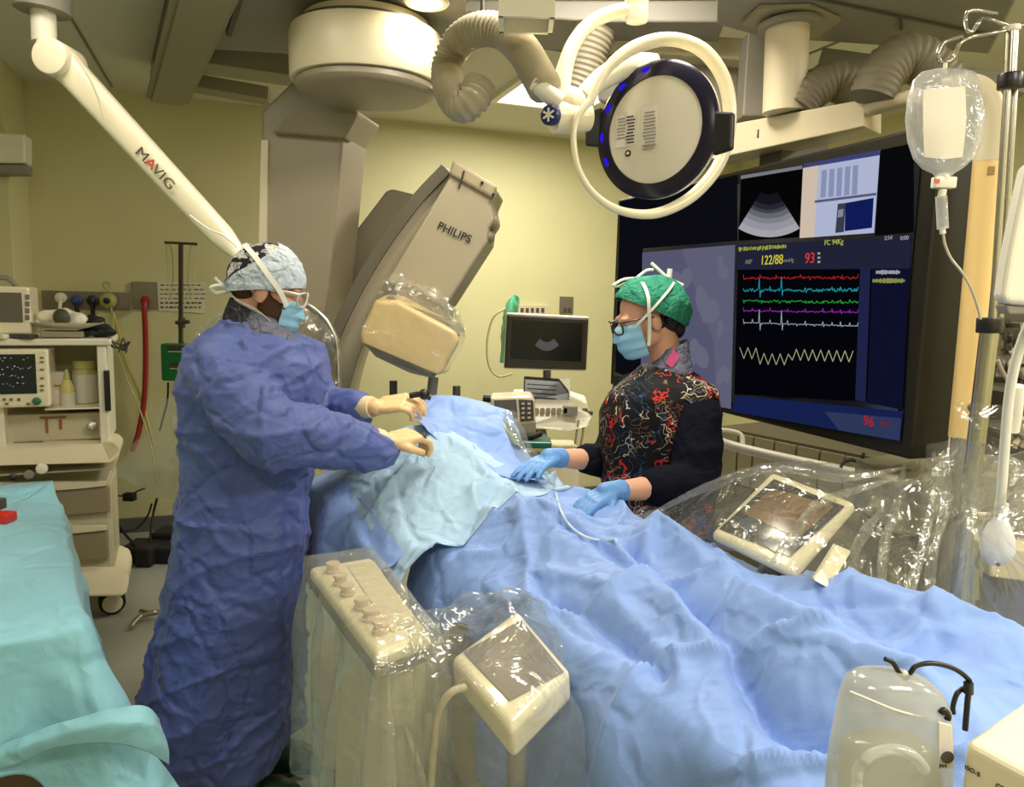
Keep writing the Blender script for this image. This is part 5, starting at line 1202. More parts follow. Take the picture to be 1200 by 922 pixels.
for k in (-1, 1):
    tube(b, [HW.p(.122, .010*k, .018), HW.p(.118, .044*k, .022), HW.p(.108, .058*k, .012), HW.p(.110, .052*k, -.018), HW.p(.120, .026*k, -.022), HW.p(.126, .010*k, -.010)], .0032, closed=True, seg=8)
    tube(b, [HW.p(.110, .056*k, .016), HW.p(.06, .076*k, .012), HW.p(.0, .082*k, .002)], .0028, seg=8)
tube(b, [HW.p(.122, -.012, .012), HW.p(.127, 0, .014), HW.p(.122, .012, .012)], .003, seg=8)
build('glasses', b, M_SP2, PW)
M_GLB = mat('nitrile_glove', (96, 146, 206), .5, bump=.25, bs=90)
for ch, wr, el in ((cwL, wwrL, welL), (cwR, wwrR, welR)):
    d = (wr-el).normalized(); b = B(); add_chains(b, ch, .0016); caps(b, [wr-d*.035, wr+d*.02], [.034, .030], seg=18)
    b = remesh(b, .0038, 3, lambda p, n: .0012*noise.noise(p*120)); build('glove', b, M_GLB, PW)
# ================================================================ PATIENT TABLE AND DRAPES
TA, TB, TC = V((.5199, -.8542, 0)), V((-.8542, -.5199, 0)), V((-.30, 2.90, 0))
def tp(s, t, z): return TC + TA*s + TB*t + Z*z
def st(p): q = p-TC; return q.dot(TA), q.dot(TB)
TR = frame(TA, TB)
PT = thing('patient_table', 'white padded patient table on a pedestal, hidden under blue sheets', 'operating table', tp(.9, 0, 0))
b = B(); box(b, tp(1.15, 0, .80), (2.5, .50, .06), TR); build('tabletop', b, M_WHITE, PT, bev=.02, smooth=False)
b = B(); box(b, tp(1.15, 0, .845), (2.4, .48, .04), TR); build('mattress', b, M_DGREY, PT, bev=.015, smooth=False)
b = B(); box(b, tp(.8, 0, .41), (.7, .34, .76), TR); build('pedestal', b, M_WHITE, PT, bev=.05, bseg=4, smooth=False)
b = B(); box(b, tp(.8, .1, .03), (1.3, .62, .06), TR); build('base_plate', b, M_BEIGE, PT, bev=.02, smooth=False)
def sm(x, a, b_): t = max(0, min(1, (x-a)/(b_-a))); return t*t*(3-2*t)
def ga(x, c, w_): return math.exp(-((x-c)/w_)**2)
# creases given as pixel lines on the sheet, turned into table coordinates
def line_st(pts, z): return [st(wz(x, y, z)) for x, y in pts]
CR = [(line_st([(742, 628), (790, 668), (842, 706), (880, 738), (912, 770), (962, 792), (1010, 806)], 1.06), -.050, .026),
      (line_st([(760, 640), (800, 690), (850, 716)], 1.06), .028, .03),
      (line_st([(752, 622), (770, 606), (800, 622), (850, 662), (905, 700), (985, 745), (1080, 790)], 1.08), .045, .045),
      (line_st([(655, 660), (700, 680), (745, 705), (782, 732)], 1.04), -.024, .016),
      (line_st([(640, 640), (700, 662), (770, 712), (800, 740)], 1.04), .016, .03),
      (line_st([(640, 700), (690, 735), (735, 790)], 1.0), -.02, .018),
      (line_st([(600, 560), (618, 600), (622, 650)], 1.1), .014, .018),
      (line_st([(655, 590), (700, 604), (745, 628)], 1.1), -.030, .022),
      (line_st([(625, 575), (670, 583), (720, 600), (748, 616)], 1.12), .022, .02),
      (line_st([(900, 760), (1000, 800), (1100, 798)], 1.0), -.012, .014),
      (line_st([(990, 700), (1060, 740), (1130, 748), (1200, 775)], 1.05), .02, .03),
      (line_st([(470, 600), (520, 590), (580, 560)], 1.1), -.020, .02),
      (line_st([(410, 560), (450, 600), (500, 612)], 1.05), -.02, .03)]
def dseg(p, a, c):
    vx, vy = c[0]-a[0], c[1]-a[1]; L2 = vx*vx+vy*vy+1e-12; t = max(0, min(1, ((p[0]-a[0])*vx+(p[1]-a[1])*vy)/L2))
    return math.hypot(p[0]-a[0]-vx*t, p[1]-a[1]-vy*t)
def crease(s, t):
    h = 0
    for L, A, W_ in CR:
        d = min(dseg((s, t), L[i], L[i+1]) for i in range(len(L)-1))
        if d < W_*3: h += 1.35*A*math.exp(-abs(d/W_)**1.5)
    return h
def body(s, t):
    chest = .20*ga(s, .35, .34)+.04*ga(s, .9, .3); legs = (.10*sm(s, .6, 1.0))*(ga(t, .11, .10)+ga(t, -.12, .10))
    mid = chest*math.exp(-(abs(t)/.24)**3) + .035*sm(s, .5, .9)*math.exp(-(abs(t)/.24)**4) + legs*.55
    head = .10*ga(s, -.05, .12)*ga(t, 0, .12)
    return .935 + mid + head + .19*ga(s, .26, .36)*ga(t, .30, .20) + .085*sm(s, 1.35, 1.95)*math.exp(-(abs(t+.2)/.26)**2)
def topz(s, t, cr=True):
    z = body(s, t) + (crease(s, t) if cr else 0)
    q = V((s*1.6+t*1.1, t*2.2-s*.5, 0))
    z += .012*noise.noise(q*2.2) + .026*(rdg(q, 1.7, 2, 9)-.2) - .012*(rdg(V((s+t*1.4, t-s*.4, 0)), 2.8, 7, 12)-.1) + .006*(rdg(V((s*1.3-t, t*1.5+s, 0)), 4.0, 4, 12)-.1) + .004*(rdg(V((s-t*.6, t+s*.7, 1)), 11, 6, 8)-.1)
    return z
M_DRAPE = mat('drape_blue', (124, 156, 216), .62, crease=.40, cs=6, bump=.22, bs=420, var=.07, sheen=.2)
M_DRAPEL = mat('drape_light', (158, 190, 216), .62, crease=.40, cs=7, bump=.22, bs=420, var=.05, sheen=.2)
M_TEAL = mat('drape_teal', (140, 200, 216), .62, crease=.45, cs=5, bump=.22, bs=420, var=.06, sheen=.2)
TN, TF = .33, -.36
def hang_n(s):   # hanging length on the near side
    return .20 + .0*s if s < .85 else (.20-.10*sm(s, .85, 1.0) if s < 1.0 else .10 + .34*sm(s, 1.0, 1.18)+.40*sm(s, 1.18, 1.6))
def sheet(s0, s1, ns, t_far, t_near, hn, hf, nt_top=100, nh=26, lift=0., slope=.22, seed=0., cr=True, foldk=9., folda=.022):
    rows = []
    for i in range(ns+1):
        s = s0+(s1-s0)*i/ns; r = []
        H = hf(s)
        for j in range(nh, 0, -1):
            d = H*j/nh; o = t_far - .03 - d*slope*.6 + folda*.8*math.sin(s*foldk+2)*min(1, d/.15); r.append(tp(s, o, topz(s, t_far, cr)+lift-d))
        for j in range(nt_top+1):
            t = t_far+(t_near-t_far)*j/nt_top; edge = min(j, nt_top-j)/nt_top
            z = topz(s, t, cr)+lift - .02*math.exp(-edge*26); r.append(tp(s, t, z))
        H = hn(s)
        for j in range(1, nh+1):
            d = H*j/nh; fl = folda*(math.sin(s*foldk+seed+noise.noise(V((s*3, 0, seed)))*2.5))*min(1, d/.12) + .010*noise.noise(V((s*7, d*6, 3)))
            o = t_near + .022*(1-math.exp(-d*30)) + d*slope + fl; r.append(tp(s, o, topz(s, t_near, cr)+lift-.02-d))
        rows.append(r)
    return rows
b = B(); grid(b, sheet(.62, 2.55, 300, TF, TN, hang_n, lambda s: .18+.0*s))
build('surgical_drape', b, M_DRAPE, label='large crumpled mid-blue sheet over the patient, reaching the right edge of the picture', cat='surgical drape', solid=.002, angle=180)
# head-end sheets
b = B(); grid(b, sheet(-.12, .74, 90, -.34, .50, lambda s: .24+.05*math.sin(s*9), lambda s: .12, lift=-.012, seed=4, cr=True))
build('surgical_drape', b, M_DRAPE, label='blue sheet at the head end, hanging down beside the gowned person', cat='surgical drape', solid=.002, angle=180)
b = B(); grid(b, sheet(.06, .80, 90, -.20, .44, lambda s: .10+.10*ga(s, .6, .15), lambda s: .02, lift=.004, seed=9, cr=True, nh=10))
build('surgical_drape', b, M_DRAPEL, label='paler blue sheet under the gowned hands on top of the darker one', cat='surgical drape', solid=.002, angle=180)
rows = []
LP_ = []
def onz(px, py, off):   # point on the sheet surface seen at a pixel
    p = wz(px, py, 1.1)
    for _ in range(12):
        s, t = st(p); z = body(s, t)+off; p = wz(px, py, .5*z+.5*p.z)
    return p
b = B(); patch(b, W3([[(484, 474, 2.85), (520, 462, 2.85), (562, 470, 2.8), (598, 482, 2.75)], [(484, 484, 2.68), (525, 478, 2.68), (572, 488, 2.64), (612, 512, 2.6)], [(490, 494, 2.52), (535, 512, 2.52), (586, 530, 2.5), (628, 546, 2.46)], [(500, 506, 2.45), (546, 540, 2.4), (590, 560, 2.34), (642, 566, 2.3)]]), 12, .014, 7, 5)
build('surgical_drape', b, M_DRAPE, label='raised blue sheet folded up beyond the hands, under the x-ray detector', cat='surgical drape', solid=.002, angle=180)
b = B(); patch(b, W3([[(586, 486, 2.7), (594, 480, 2.72), (602, 482, 2.74), (606, 486, 2.76)], [(588, 506, 2.6), (600, 504, 2.58), (612, 508, 2.6), (618, 512, 2.62)], [(604, 532, 2.5), (614, 530, 2.47), (626, 532, 2.5), (632, 536, 2.52)], [(622, 560, 2.4), (630, 558, 2.36), (640, 556, 2.38), (646, 556, 2.4)]]), 6, .006, 20, 2)
build('plastic_strip', b, M_PLASTH, label='hazy grey-green plastic strip along the far edge of the raised sheet', cat='plastic cover')
b = B(); patch(b, W3([[(562, 478, 2.78), (578, 476, 2.78), (592, 484, 2.78)], [(574, 494, 2.66), (588, 494, 2.64), (602, 500, 2.66)], [(600, 520, 2.54), (606, 522, 2.52), (614, 524, 2.54)]]), 6, .006, 20, 2)
build('plastic_strip', b, mat('olive_film', (96, 122, 106), .35), label='green-grey sheet edge folded beside the raised blue sheet', cat='plastic cover', solid=.002)
# small instruments by the hands
b = B(); tube(b, [w(480, 464, 2.45), w(492, 462, 2.45), w(505, 466, 2.45)], .010); sph(b, w(497, 462, 2.43), .018); build('catheter_hub', b, M_BLACK, label='small black catheter hub just beyond the fingertips', cat='catheter hub')
b = B(); cyl(b, w(491, 512, 2.3), w(499, 510, 2.3), .010); build('syringe_tip', b, M_DGREY, label='small dark instrument tip held in the nearer gloved hand', cat='instrument')
for q in ((461, 452), (535, 458)):
    b = B(); cyl(b, w(q[0], q[1]+12, 3.4), w(q[0], q[1]-6, 3.4), .018, seg=12); build('rail_post', b, M_DGREY, label='short dark post standing beyond the sheets, %s the detector head' % ('below left of' if q[0] < 500 else 'below right of'), cat='post')
b = B(); cyl(b, w(505, 470, 3.2), w(508, 442, 3.2), .022, seg=12); build('rail_post', b, M_GREY, label='grey post right under the tip of the detector head', cat='post')
# tube on the sheet
def above(px, py, dz=.012):
    p = wz(px, py, 1.05)
    for _ in range(16):
        s, t = st(p); p = wz(px, py, .5*(topz(s, t)+dz)+.5*p.z)
    return p
b = B(); tube(b, [above(*q) for q in ((650, 566), (652, 580), (658, 600), (668, 616), (684, 628), (704, 633), (722, 632))], .0038, seg=8); build('infusion_line', b, mat('tube_pale', (196, 214, 226), .3), label='thin pale tube curving over the blue sheet by the gloved hand', cat='tube')
b = B(); tube(b, [above(*q) for q in ((487, 530), (500, 538), (515, 552), (528, 556))], .0022, seg=8); build('guide_wire', b, mat('tube_pale', (196, 214, 226), .3), label='fine tube lying on the pale sheet below the gloved hand', cat='tube')
# ---------------------------------------------------------------- skirted covers
def cover(corners, ztop, hang, flare, foldk, folda, seed, rad=.03, n_side=48, nt=12, nh=26, amp=.006, top=None):
    """cloth over a convex quad: corners = 4 world xy points; hang(u)->length, flare(u)"""
    P = []
    for i in range(4):
        a, c = corners[i], corners[(i+1) % 4]
        for k in range(n_side): P.append((a.lerp(c, k/n_side), i + k/n_side))
    cen = (corners[0]+corners[1]+corners[2]+corners[3])/4; rows = []
    for k in range(nt+1):
        f = k/nt; rows.append([V((cen.x+(p.x-cen.x)*f, cen.y+(p.y-cen.y)*f, ztop - .012*f**12 + amp*noise.noise(V(((cen.x+(p.x-cen.x)*f)*5, (cen.y+(p.y-cen.y)*f)*5, seed))) + (top(V((cen.x+(p.x-cen.x)*f, cen.y+(p.y-cen.y)*f, 0))) if top else 0))) for p, u in P])
    for k in range(1, nh+1):
        r = []
        for p, u in P:
            H = hang(u); d = H*k/nh; o = (p-cen); o.z = 0
            # outward direction: blend of side normal
            i = int(u) % 4; e = (corners[(i+1) % 4]-corners[i]).normalized(); nn = V((e.y, -e.x, 0)); nn = nn if nn.dot(o) > 0 else -nn
            fr = u-int(u); cw = max(0, 1-min(fr, 1-fr)/.18)
            dr = (nn*(1-cw*.5)+o.normalized()*cw*.5).normalized()
            fo = folda*math.sin(u*foldk+seed+2*noise.noise(V((u*2, seed, 0))))*min(1, d/.12)
            q = V((p.x, p.y, ztop-.012-d)) + dr*(.012+flare(u)*d+fo) ; q += dr*amp*2*(ridged(q, 5, seed)-.4)
            r.append(q)
        rows.append(r)
    for r in rows: r.append(r[0].copy())
    return rows
# knob console on the near side
KC = thing('knob_console', 'cream table-side control box with six knobs under clear plastic', 'control console', tp(.97, .62, 0))
k4 = [wz(362, 664, .95), wz(436, 652, .95), wz(507, 744, .95), wz(441, 767, .95)]
kt = (k4[3]-k4[0]).normalized(); kn_ = (k4[1]-k4[0]).normalized()
b = B(); prism(b, k4, V((0, 0, -.035))); build('control_box', b, M_CREAM, KC, bev=.014, bseg=4, smooth=False)
b = B(); prism(b, [p+(sum(k4, V((0, 0, 0)))/4-p)*.06-Z*.035 for p in k4], V((0, 0, -.03))); build('box_underside', b, M_GREY, KC, bev=.004, smooth=False)
b = B(); 
sw = .012
inner = [k4[0].lerp(k4[1], .52)+(k4[3]-k4[0])*.08, k4[0].lerp(k4[1], .95)+(k4[3]-k4[0])*.08, k4[3].lerp(k4[2], .92)-(k4[3]-k4[0])*.12, k4[3].lerp(k4[2], .45)-(k4[3]-k4[0])*.12]
prism(b, [p+Z*.002 for p in inner], V((0, 0, .001))); build('control_panel', b, mat('panel_cream', (216, 204, 170), .4), KC, smooth=False)
M_KNOB = mat('knob_pinkish', (214, 194, 164), .4)
for (x, y) in ((390, 664), (399, 678), (407, 690), (424, 706), (434, 719), (446, 733)):
    p = wz(x, y, .965); b = B(); lathe(b, [(.001, -.015), (.017, -.015), (.018, -.008), (.015, -.006), (.014, .002), (.018, .005), (.017, .011), (.001, .012)], Matrix.Translation(p), seg=22); build('knob', b, M_KNOB, KC)
kc = sum(k4, V((0, 0, 0)))/4
b = B(); box(b, V((kc.x+.02, kc.y, .45)), (.10, .36, .86), TR @ Matrix.Rotation(math.pi/2, 3, 'Z')); build('support', b, M_WHITE, KC, bev=.02, smooth=False)
Kc = [p.copy() for p in k4]
for p in Kc: p.z = 0; p += (p-V((kc.x, kc.y, 0))).normalized()*.022
b = B(); grid(b, cover(Kc, .985, lambda u: .60+.06*math.sin(u*3), lambda u: .03+.12*ga(u, 3.0, .4), 19, .022, 3, amp=.006)); build('plastic_cover', b, M_PLASTH, label='clear plastic cover draped over the knob control box and hanging toward the floor', cat='plastic cover')
# touch modules: bezel + screen from four corners
def module(label, q, thick, inset, scr_m, back=None, iq=None):
    TLc, TRc, BRc, BLc = [w(*p) for p in q]; c = (TLc+TRc+BRc+BLc)/4
    n = (TRc-TLc).cross(BLc-TLc).normalized(); 
    if n.dot(CAMP-c) < 0: n = -n
    # planarise
    P = [p - n*(p-c).dot(n) for p in (TLc, TRc, BRc, BLc)]
    t = thing('control_touchscreen', label, 'control screen', c)
    b = B(); prism(b, P, -n*thick); build('case', b, M_CREAM, t, bev=.016, bseg=4, smooth=False)
    if iq: I = [wp(x, y, c, n)+n*.0015 for x, y in iq]
    else: I = [p+(c-p)*inset+n*.0015 for p in P]
    b = B(); prism(b, I, n*.001); build('screen', b, scr_m, t, smooth=False)
    return t, P, n, c, I
M_SCRG = mat('touch_grey', (122, 114, 106), .3, spec=.5)
t, P, n, c, I = module('tilted cream touchscreen on the near table side, wrapped in plastic', [(527, 765, 1.50), (606, 708, 1.66), (670, 800, 1.44), (598, 850, 1.28)], .075, .12, M_SCRG, iq=[(543, 765), (611, 727), (661, 788), (597, 822)])
b = B(); prism(b, [p-n*.075+(c-p)*.25 for p in P], -n*.04); build('back_shell', b, M_CREAM, t, bev=.02, smooth=False)
b = B(); tube(b, [c-n*.1, c-n*.16-Z*.05, c-n*.18-Z*.3, V((c.x, c.y+.2, .3))], .022); build('bracket_arm', b, M_GREY, t)
cable([w(545, 805, 1.42), w(528, 812, 1.4), w(514, 835, 1.4), w(508, 880, 1.4), w(504, 940, 1.4)], .008, M_BEIGE, 'beige cable dropping from the near touchscreen')
cable([w(466, 772, 1.55), w(470, 820, 1.55), w(478, 860, 1.52), w(494, 905, 1.5), w(500, 940, 1.5)], .006, M_WHITE, 'white cable hanging inside the plastic below the knob box')
t, P, n, c, I = module('cream-framed touchscreen on the far table side under a plastic sheet', [(905, 553, 1.95), (1004, 590, 1.76), (930, 666, 1.60), (832, 626, 1.80)], .03, .12, mat('touch_dark', (44, 42, 38), .08, spec=.8), iq=[(907, 562), (990, 594), (926, 653), (843, 620)])
R_ = [wp(x, y, c, n)+n*.003 for x, y in ((905, 573), (978, 594), (935, 632), (872, 603))]
b = B(); prism(b, R_, n*.0006); build('screen_map', b, mat('touch_tan', (126, 98, 62), .1, spec=.7), t, smooth=False)
for q in (((862, 615), (878, 606), (894, 612), (880, 626)), ((893, 637), (903, 630), (917, 640), (908, 648))):
    b = B(); prism(b, [wp(x, y, c, n)+n*.003 for x, y in q], n*.0006); build('screen_patch', b, mat('touch_blue', (64, 76, 88), .1), t, smooth=False)
b = B(); tube(b, [c-n*.03, c-n*.12-Z*.08, V((c.x, c.y+.1, .95)), V((c.x-.05, c.y+.05, .5))], .02); build('bracket_arm', b, M_GREY, t)
b = B(); prism(b, [w(980, 638, 1.62), w(998, 646, 1.60), w(972, 690, 1.5), w(954, 680, 1.5)], V((.01, .04, -.01))); build('label_strip', b, M_CREAM, label='small cream strip beside the far touchscreen under the plastic', cat='panel', bev=.004, smooth=False)
b = B(); prism(b, [w(1000, 648, 1.62), w(1022, 655, 1.60), w(1012, 700, 1.5), w(972, 692, 1.5)], V((.01, .06, -.01))); build('dark_module', b, M_DGREY, label='dark small box at the right foot of the far touchscreen', cat='control box', bev=.006, smooth=False)
# console block at the right behind plastic
IC = thing('side_console', 'grey equipment console under clear plastic at the right edge', 'console', w(1130, 760, 2.0))
M_CON = mat('console_grey', (140, 134, 112), .5); M_COND = mat('console_dark', (84, 78, 62), .5)
b = B(); prism(b, [w(1050, 565, 2.0), w(1130, 552, 2.0), w(1260, 560, 2.0), w(1260, 640, 2.0), w(1130, 636, 2.0), w(1046, 626, 2.0)], V((.02, .3, 0))); build('upper_box', b, M_CON, IC, bev=.012, smooth=False)
b = B(); prism(b, [w(1040, 626, 2.03), w(1260, 640, 2.03), w(1260, 800, 2.03), w(1040, 760, 2.03)], V((.02, .3, 0))); build('lower_box', b, M_COND, IC, smooth=False)
b = B(); prism(b, [w(1103, 612, 1.97), w(1130, 606, 1.97), w(1134, 662, 1.97), w(1104, 660, 1.97)], V((0, .03, 0))); build('switch_plate', b, M_BEIGE, IC, bev=.005, smooth=False)
b = B(); cyl(b, w(1108, 637, 1.97), w(1108, 637, 1.95), .012); build('switch', b, M_BLACK, IC)
b = B(); cyl(b, w(1120, 604, 1.9), w(1158, 604, 1.9), .012); cyl(b, w(1140, 604, 1.9), w(1140, 700, 1.9), .016); build('steel_clamp', b, M_CHROME, IC)
b = B(); prism(b, [w(1158, 640, 1.8), w(1260, 650, 1.8), w(1260, 690, 1.8), w(1160, 676, 1.8)], V((0, .1, 0))); build('white_shelf', b, M_BEIGE, IC, bev=.006, smooth=False)
b = B(); prism(b, [w(1098, 540, 1.9), w(1112, 532, 1.9), w(1106, 600, 1.9), w(1092, 600, 1.9)], V((.01, .03, 0))); build('bracket', b, M_GREY, IC, smooth=False)
b = B(); box(b, V((w(1140, 700, 2.2).x+.02, 2.2, .42)), (.5, .3, .80)); build('cabinet_body', b, M_COND, IC, smooth=False)
# far-side plastic sheet
FSR = [[(738, 602, 2.34), (800, 582, 2.3), (870, 552, 2.3), (940, 546, 2.3), (1005, 547, 2.25), (1062, 546, 2.15), (1092, 525, 2.0), (1120, 512, 1.88), (1165, 524, 1.55), (1215, 530, 1.4)],
     [(744, 606, 2.2), (800, 600, 2.08), (866, 566, 1.97), (930, 552, 1.92), (1000, 572, 1.84), (1050, 580, 1.84), (1090, 572, 1.78), (1125, 568, 1.66), (1165, 575, 1.40), (1215, 580, 1.26)],
     [(760, 612, 2.1), (806, 614, 1.95), (850, 600, 1.84), (915, 590, 1.77), (975, 604, 1.70), (1032, 620, 1.72), (1082, 622, 1.7), (1122, 622, 1.60), (1160, 624, 1.34), (1215, 630, 1.22)],
     [(775, 622, 2.0), (820, 630, 1.86), (870, 636, 1.70), (915, 636, 1.63), (965, 650, 1.56), (1022, 660, 1.60), (1078, 664, 1.64), (1118, 668, 1.56), (1160, 674, 1.34), (1215, 685, 1.22)],
     [(785, 634, 1.95), (828, 640, 1.84), (880, 652, 1.66), (925, 668, 1.55), (975, 690, 1.52), (1022, 702, 1.54), (1070, 712, 1.58), (1112, 716, 1.54), (1155, 730, 1.38), (1215, 748, 1.26)]]
b = B(); patch(b, W3(FSR), 14, .022, 6, 12)
for pts in ([(1094, 530, 1.93), (1096, 575, 1.76), (1084, 630, 1.66), (1066, 690, 1.55), (1052, 715, 1.56)], [(1112, 545, 1.80), (1106, 600, 1.66), (1092, 650, 1.60), (1088, 714, 1.56)], [(1060, 545, 2.12), (1052, 590, 1.80), (1036, 640, 1.66), (1032, 705, 1.54)],
            [(760, 604, 2.2), (830, 570, 2.05), (905, 549, 1.95), (985, 560, 1.86), (1060, 548, 1.95)], [(905, 660, 1.58), (935, 620, 1.68), (960, 590, 1.75), (1050, 560, 1.86)], [(1128, 560, 1.66), (1140, 620, 1.44), (1134, 690, 1.44), (1140, 730, 1.42)], [(1030, 600, 1.76), (1000, 650, 1.62), (1010, 690, 1.54)]):
    tube(b, W3([pts])[0], .009, seg=8, rads=[.004, .013, .010, .012, .004])
build('plastic_cover', b, M_PLASTS, label='wide crinkled clear plastic sheet over the far touchscreen and the right console', cat='plastic cover')
for k, (pts, r) in enumerate(((((1090, 545, 1.86), (1098, 600, 1.8), (1082, 660, 1.66), (1070, 706, 1.56)), .010), (((1060, 548, 2.0), (1040, 610, 1.8), (1020, 650, 1.7), (1030, 700, 1.6)), .006), (((840, 600, 2.1), (900, 556, 2.0), (980, 575, 1.84), (1050, 560, 1.9)), .004), (((1100, 520, 1.88), (1120, 560, 1.8), (1110, 640, 1.66), (1140, 720, 1.55)), .008))):
    pass
b = B(); patch(b, W3([[(1118, 470, 1.62), (1150, 472, 1.6), (1185, 476, 1.56), (1230, 480, 1.5)], [(1114, 505, 1.6), (1150, 512, 1.57), (1190, 514, 1.53), (1230, 516, 1.48)], [(1112, 532, 1.62), (1150, 545, 1.57), (1190, 548, 1.52), (1230, 550, 1.47)], [(1105, 600, 1.62), (1150, 600, 1.57), (1190, 602, 1.52), (1230, 605, 1.47)]]), 8, .014, 10, 3); build('plastic_cover', b, M_PLAST, label='clear plastic bag hung around the foot of the drip pole', cat='plastic cover')
# near side plastic around the touchscreen
NSR = [[(446, 742, 1.50), (505, 716, 1.60), (560, 694, 1.70), (600, 690, 1.70), (622, 694, 1.70)],
       [(440, 778, 1.38), (505, 762, 1.42), (560, 730, 1.50), (606, 702, 1.58), (650, 740, 1.50)],
       [(434, 815, 1.36), (500, 812, 1.36), (560, 800, 1.30), (620, 800, 1.26), (672, 800, 1.36)],
       [(428, 870, 1.36), (495, 872, 1.36), (560, 870, 1.25), (620, 870, 1.22), (680, 860, 1.34)],
       [(420, 960, 1.36), (490, 960, 1.36), (560, 950, 1.28), (620, 950, 1.26), (690, 950, 1.34)]]
b = B(); patch(b, W3(NSR), 10, .014, 8, 5); build('plastic_cover', b, M_PLASTS, label='clear plastic sheet wrapped over the near touchscreen and hanging down in front', cat='plastic cover')
# lead shield behind the left person
LS = thing('lead_shield', 'transparent hanging radiation shield with steel frame behind the left person', 'radiation shield', w(300, 420, 2.72))
b = B(); tube(b, [w(286, 300, 2.74), w(300, 345, 2.74), w(345, 352, 2.74), w(372, 366, 2.74), w(388, 385, 2.74), w(395, 410, 2.74), w(396, 470, 2.74), w(396, 520, 2.74)], .011); build('steel_frame', b, M_CHROME, LS)
b = B(); prism(b, [w(250, 372, 2.78), w(300, 352, 2.78), w(345, 354, 2.78), w(376, 372, 2.78), w(394, 400, 2.78), (w(394, 520, 2.78)), w(246, 520, 2.78)], V((0, .008, 0))); build('clear_pane', b, M_PLASTC, LS, smooth=False)
b = B(); patch(b, W3([[(330, 358, 2.72), (352, 356, 2.7), (374, 368, 2.7), (397, 395, 2.7)], [(335, 390, 2.7), (355, 390, 2.66), (378, 396, 2.68), (400, 412, 2.7)], [(340, 425, 2.7), (358, 425, 2.66), (380, 428, 2.68), (399, 438, 2.7)], [(345, 465, 2.72), (360, 465, 2.68), (380, 466, 2.68), (398, 470, 2.7)]]), 8, .014, 16, 8)
build('plastic_cover', b, M_PLAST, label='crinkled clear plastic over the shield just right of the masked face', cat='plastic cover')
b = B(); patch(b, W3([[(225, 400, 2.8), (240, 378, 2.8), (262, 362, 2.78), (285, 352, 2.76)], [(206, 445, 2.76), (222, 440, 2.72), (242, 440, 2.72), (262, 440, 2.72)], [(185, 482, 2.74), (200, 490, 2.68), (222, 490, 2.68), (245, 490, 2.7)], [(158, 520, 2.72), (180, 535, 2.66), (205, 540, 2.66), (228, 540, 2.68)], [(130, 553, 2.72), (160, 568, 2.7), (195, 582, 2.7), (224, 598, 2.7)]]), 9, .016, 11, 6)
build('plastic_cover', b, M_PLASTH, label='clear plastic bag billowing out behind the back of the blue gown', cat='plastic cover')
b = B(); tube(b, [w(232, 392, 2.72), w(248, 376, 2.7), w(266, 364, 2.7), w(282, 358, 2.7)], .012); build('shield_edge', b, M_PLASTH, label='rolled clear shield edge by the nape of the left person', cat='shield edge')
# ---------------------------------------------------------------- drip pole and bag
IY = 1.68
IP = thing('drip_pole', 'steel drip pole with wire hooks at the right edge, black clamps on it', 'drip pole', w(1155, 480, IY))
b = B(); cyl(b, w(1186, 36, IY), w(1183, 100, IY), .0125); build('upper_pole', b, M_CHROME, IP)
b = B(); cyl(b, w(1181, 96, IY), w(1163, 380, IY), .0075); cyl(b, w(1189, 96, IY+.02), w(1171, 380, IY+.02), .008); build('twin_rod', b, M_CHROME, IP)
b = B(); c0 = w(1160, 384, IY); c1 = w(1150, 520, IY); cyl(b, c0, V((c1.x-.03, IY, .1)), .019); build('lower_pole', b, M_CHROME, IP)
b = B(); cyl(b, w(1160, 372, IY), w(1159, 390, IY), .026); build('black_clamp', b, M_BLACK, IP, bev=.003)
b = B(); cyl(b, w(1184, 86, IY), w(1183, 104, IY), .024); box(b, w(1190, 96, IY), (.06, .03, .018)); build('black_clamp', b, M_BLACK, IP, bev=.003)
b = B(); cyl(b, w(1186, 30, IY), w(1186, 37, IY), .016); build('top_cap', b, M_WHITE, IP, bev=.002)
for P_ in ([(1184, 34), (1168, 38), (1140, 43), (1126, 50), (1118, 66), (1110, 72), (1102, 72), (1099, 62), (1106, 50), (1128, 42)],
          [(1182, 30), (1164, 24), (1152, 21), (1146, 28), (1140, 36), (1134, 36), (1131, 24), (1134, 14), (1144, 12), (1169, 16)]):
    b = B(); tube(b, [w(x, y, IY-.01*(i % 2)) for i, (x, y) in enumerate(P_)], .0042, seg=10); build('hook', b, M_CHROME, IP)
b = B(); tube(b, [w(1190, 33, IY), w(1204, 28, IY), w(1220, 30, IY)], .0042); build('hook', b, M_CHROME, IP)
# infusion bag: lofted pillow
def pillow(outline_rows, Y, thk, n=36):
    """rows: (py, pxL, pxR, thickness factor)"""
    R_ = []
    for py, a, c, f in outline_rows:
        l, r = w(a, py, Y), w(c, py, Y); cc = (l+r)/2; R_.append(ell_ring(V((cc.x, Y, cc.z)), V(((r.x-l.x)/2, 0, (r.z-l.z)/2)), V((0, thk*f, 0)), n, .8))
    return R_
M_BAG = plastic('bag_film', tint=(238, 238, 236), haze=.30, gl=.10, bumpd=.012, bs=22)
IB = thing('infusion_bag', 'translucent infusion bag with pale label hanging from the drip pole hook', 'infusion bag', w(1107, 206, IY))
b = B(); loft(b, pillow([(80, 1098, 1124, .1), (84, 1080, 1142, .3), (94, 1070, 1147, .5), (115, 1064, 1151, .75), (140, 1062, 1152, .95), (165, 1065, 1149, 1), (185, 1072, 1140, .95), (197, 1082, 1128, .7), (203, 1094, 1118, .45), (206, 1096, 1115, .35)], IY-.02, .032))
build('bag', b, M_BAG, IB, angle=180)
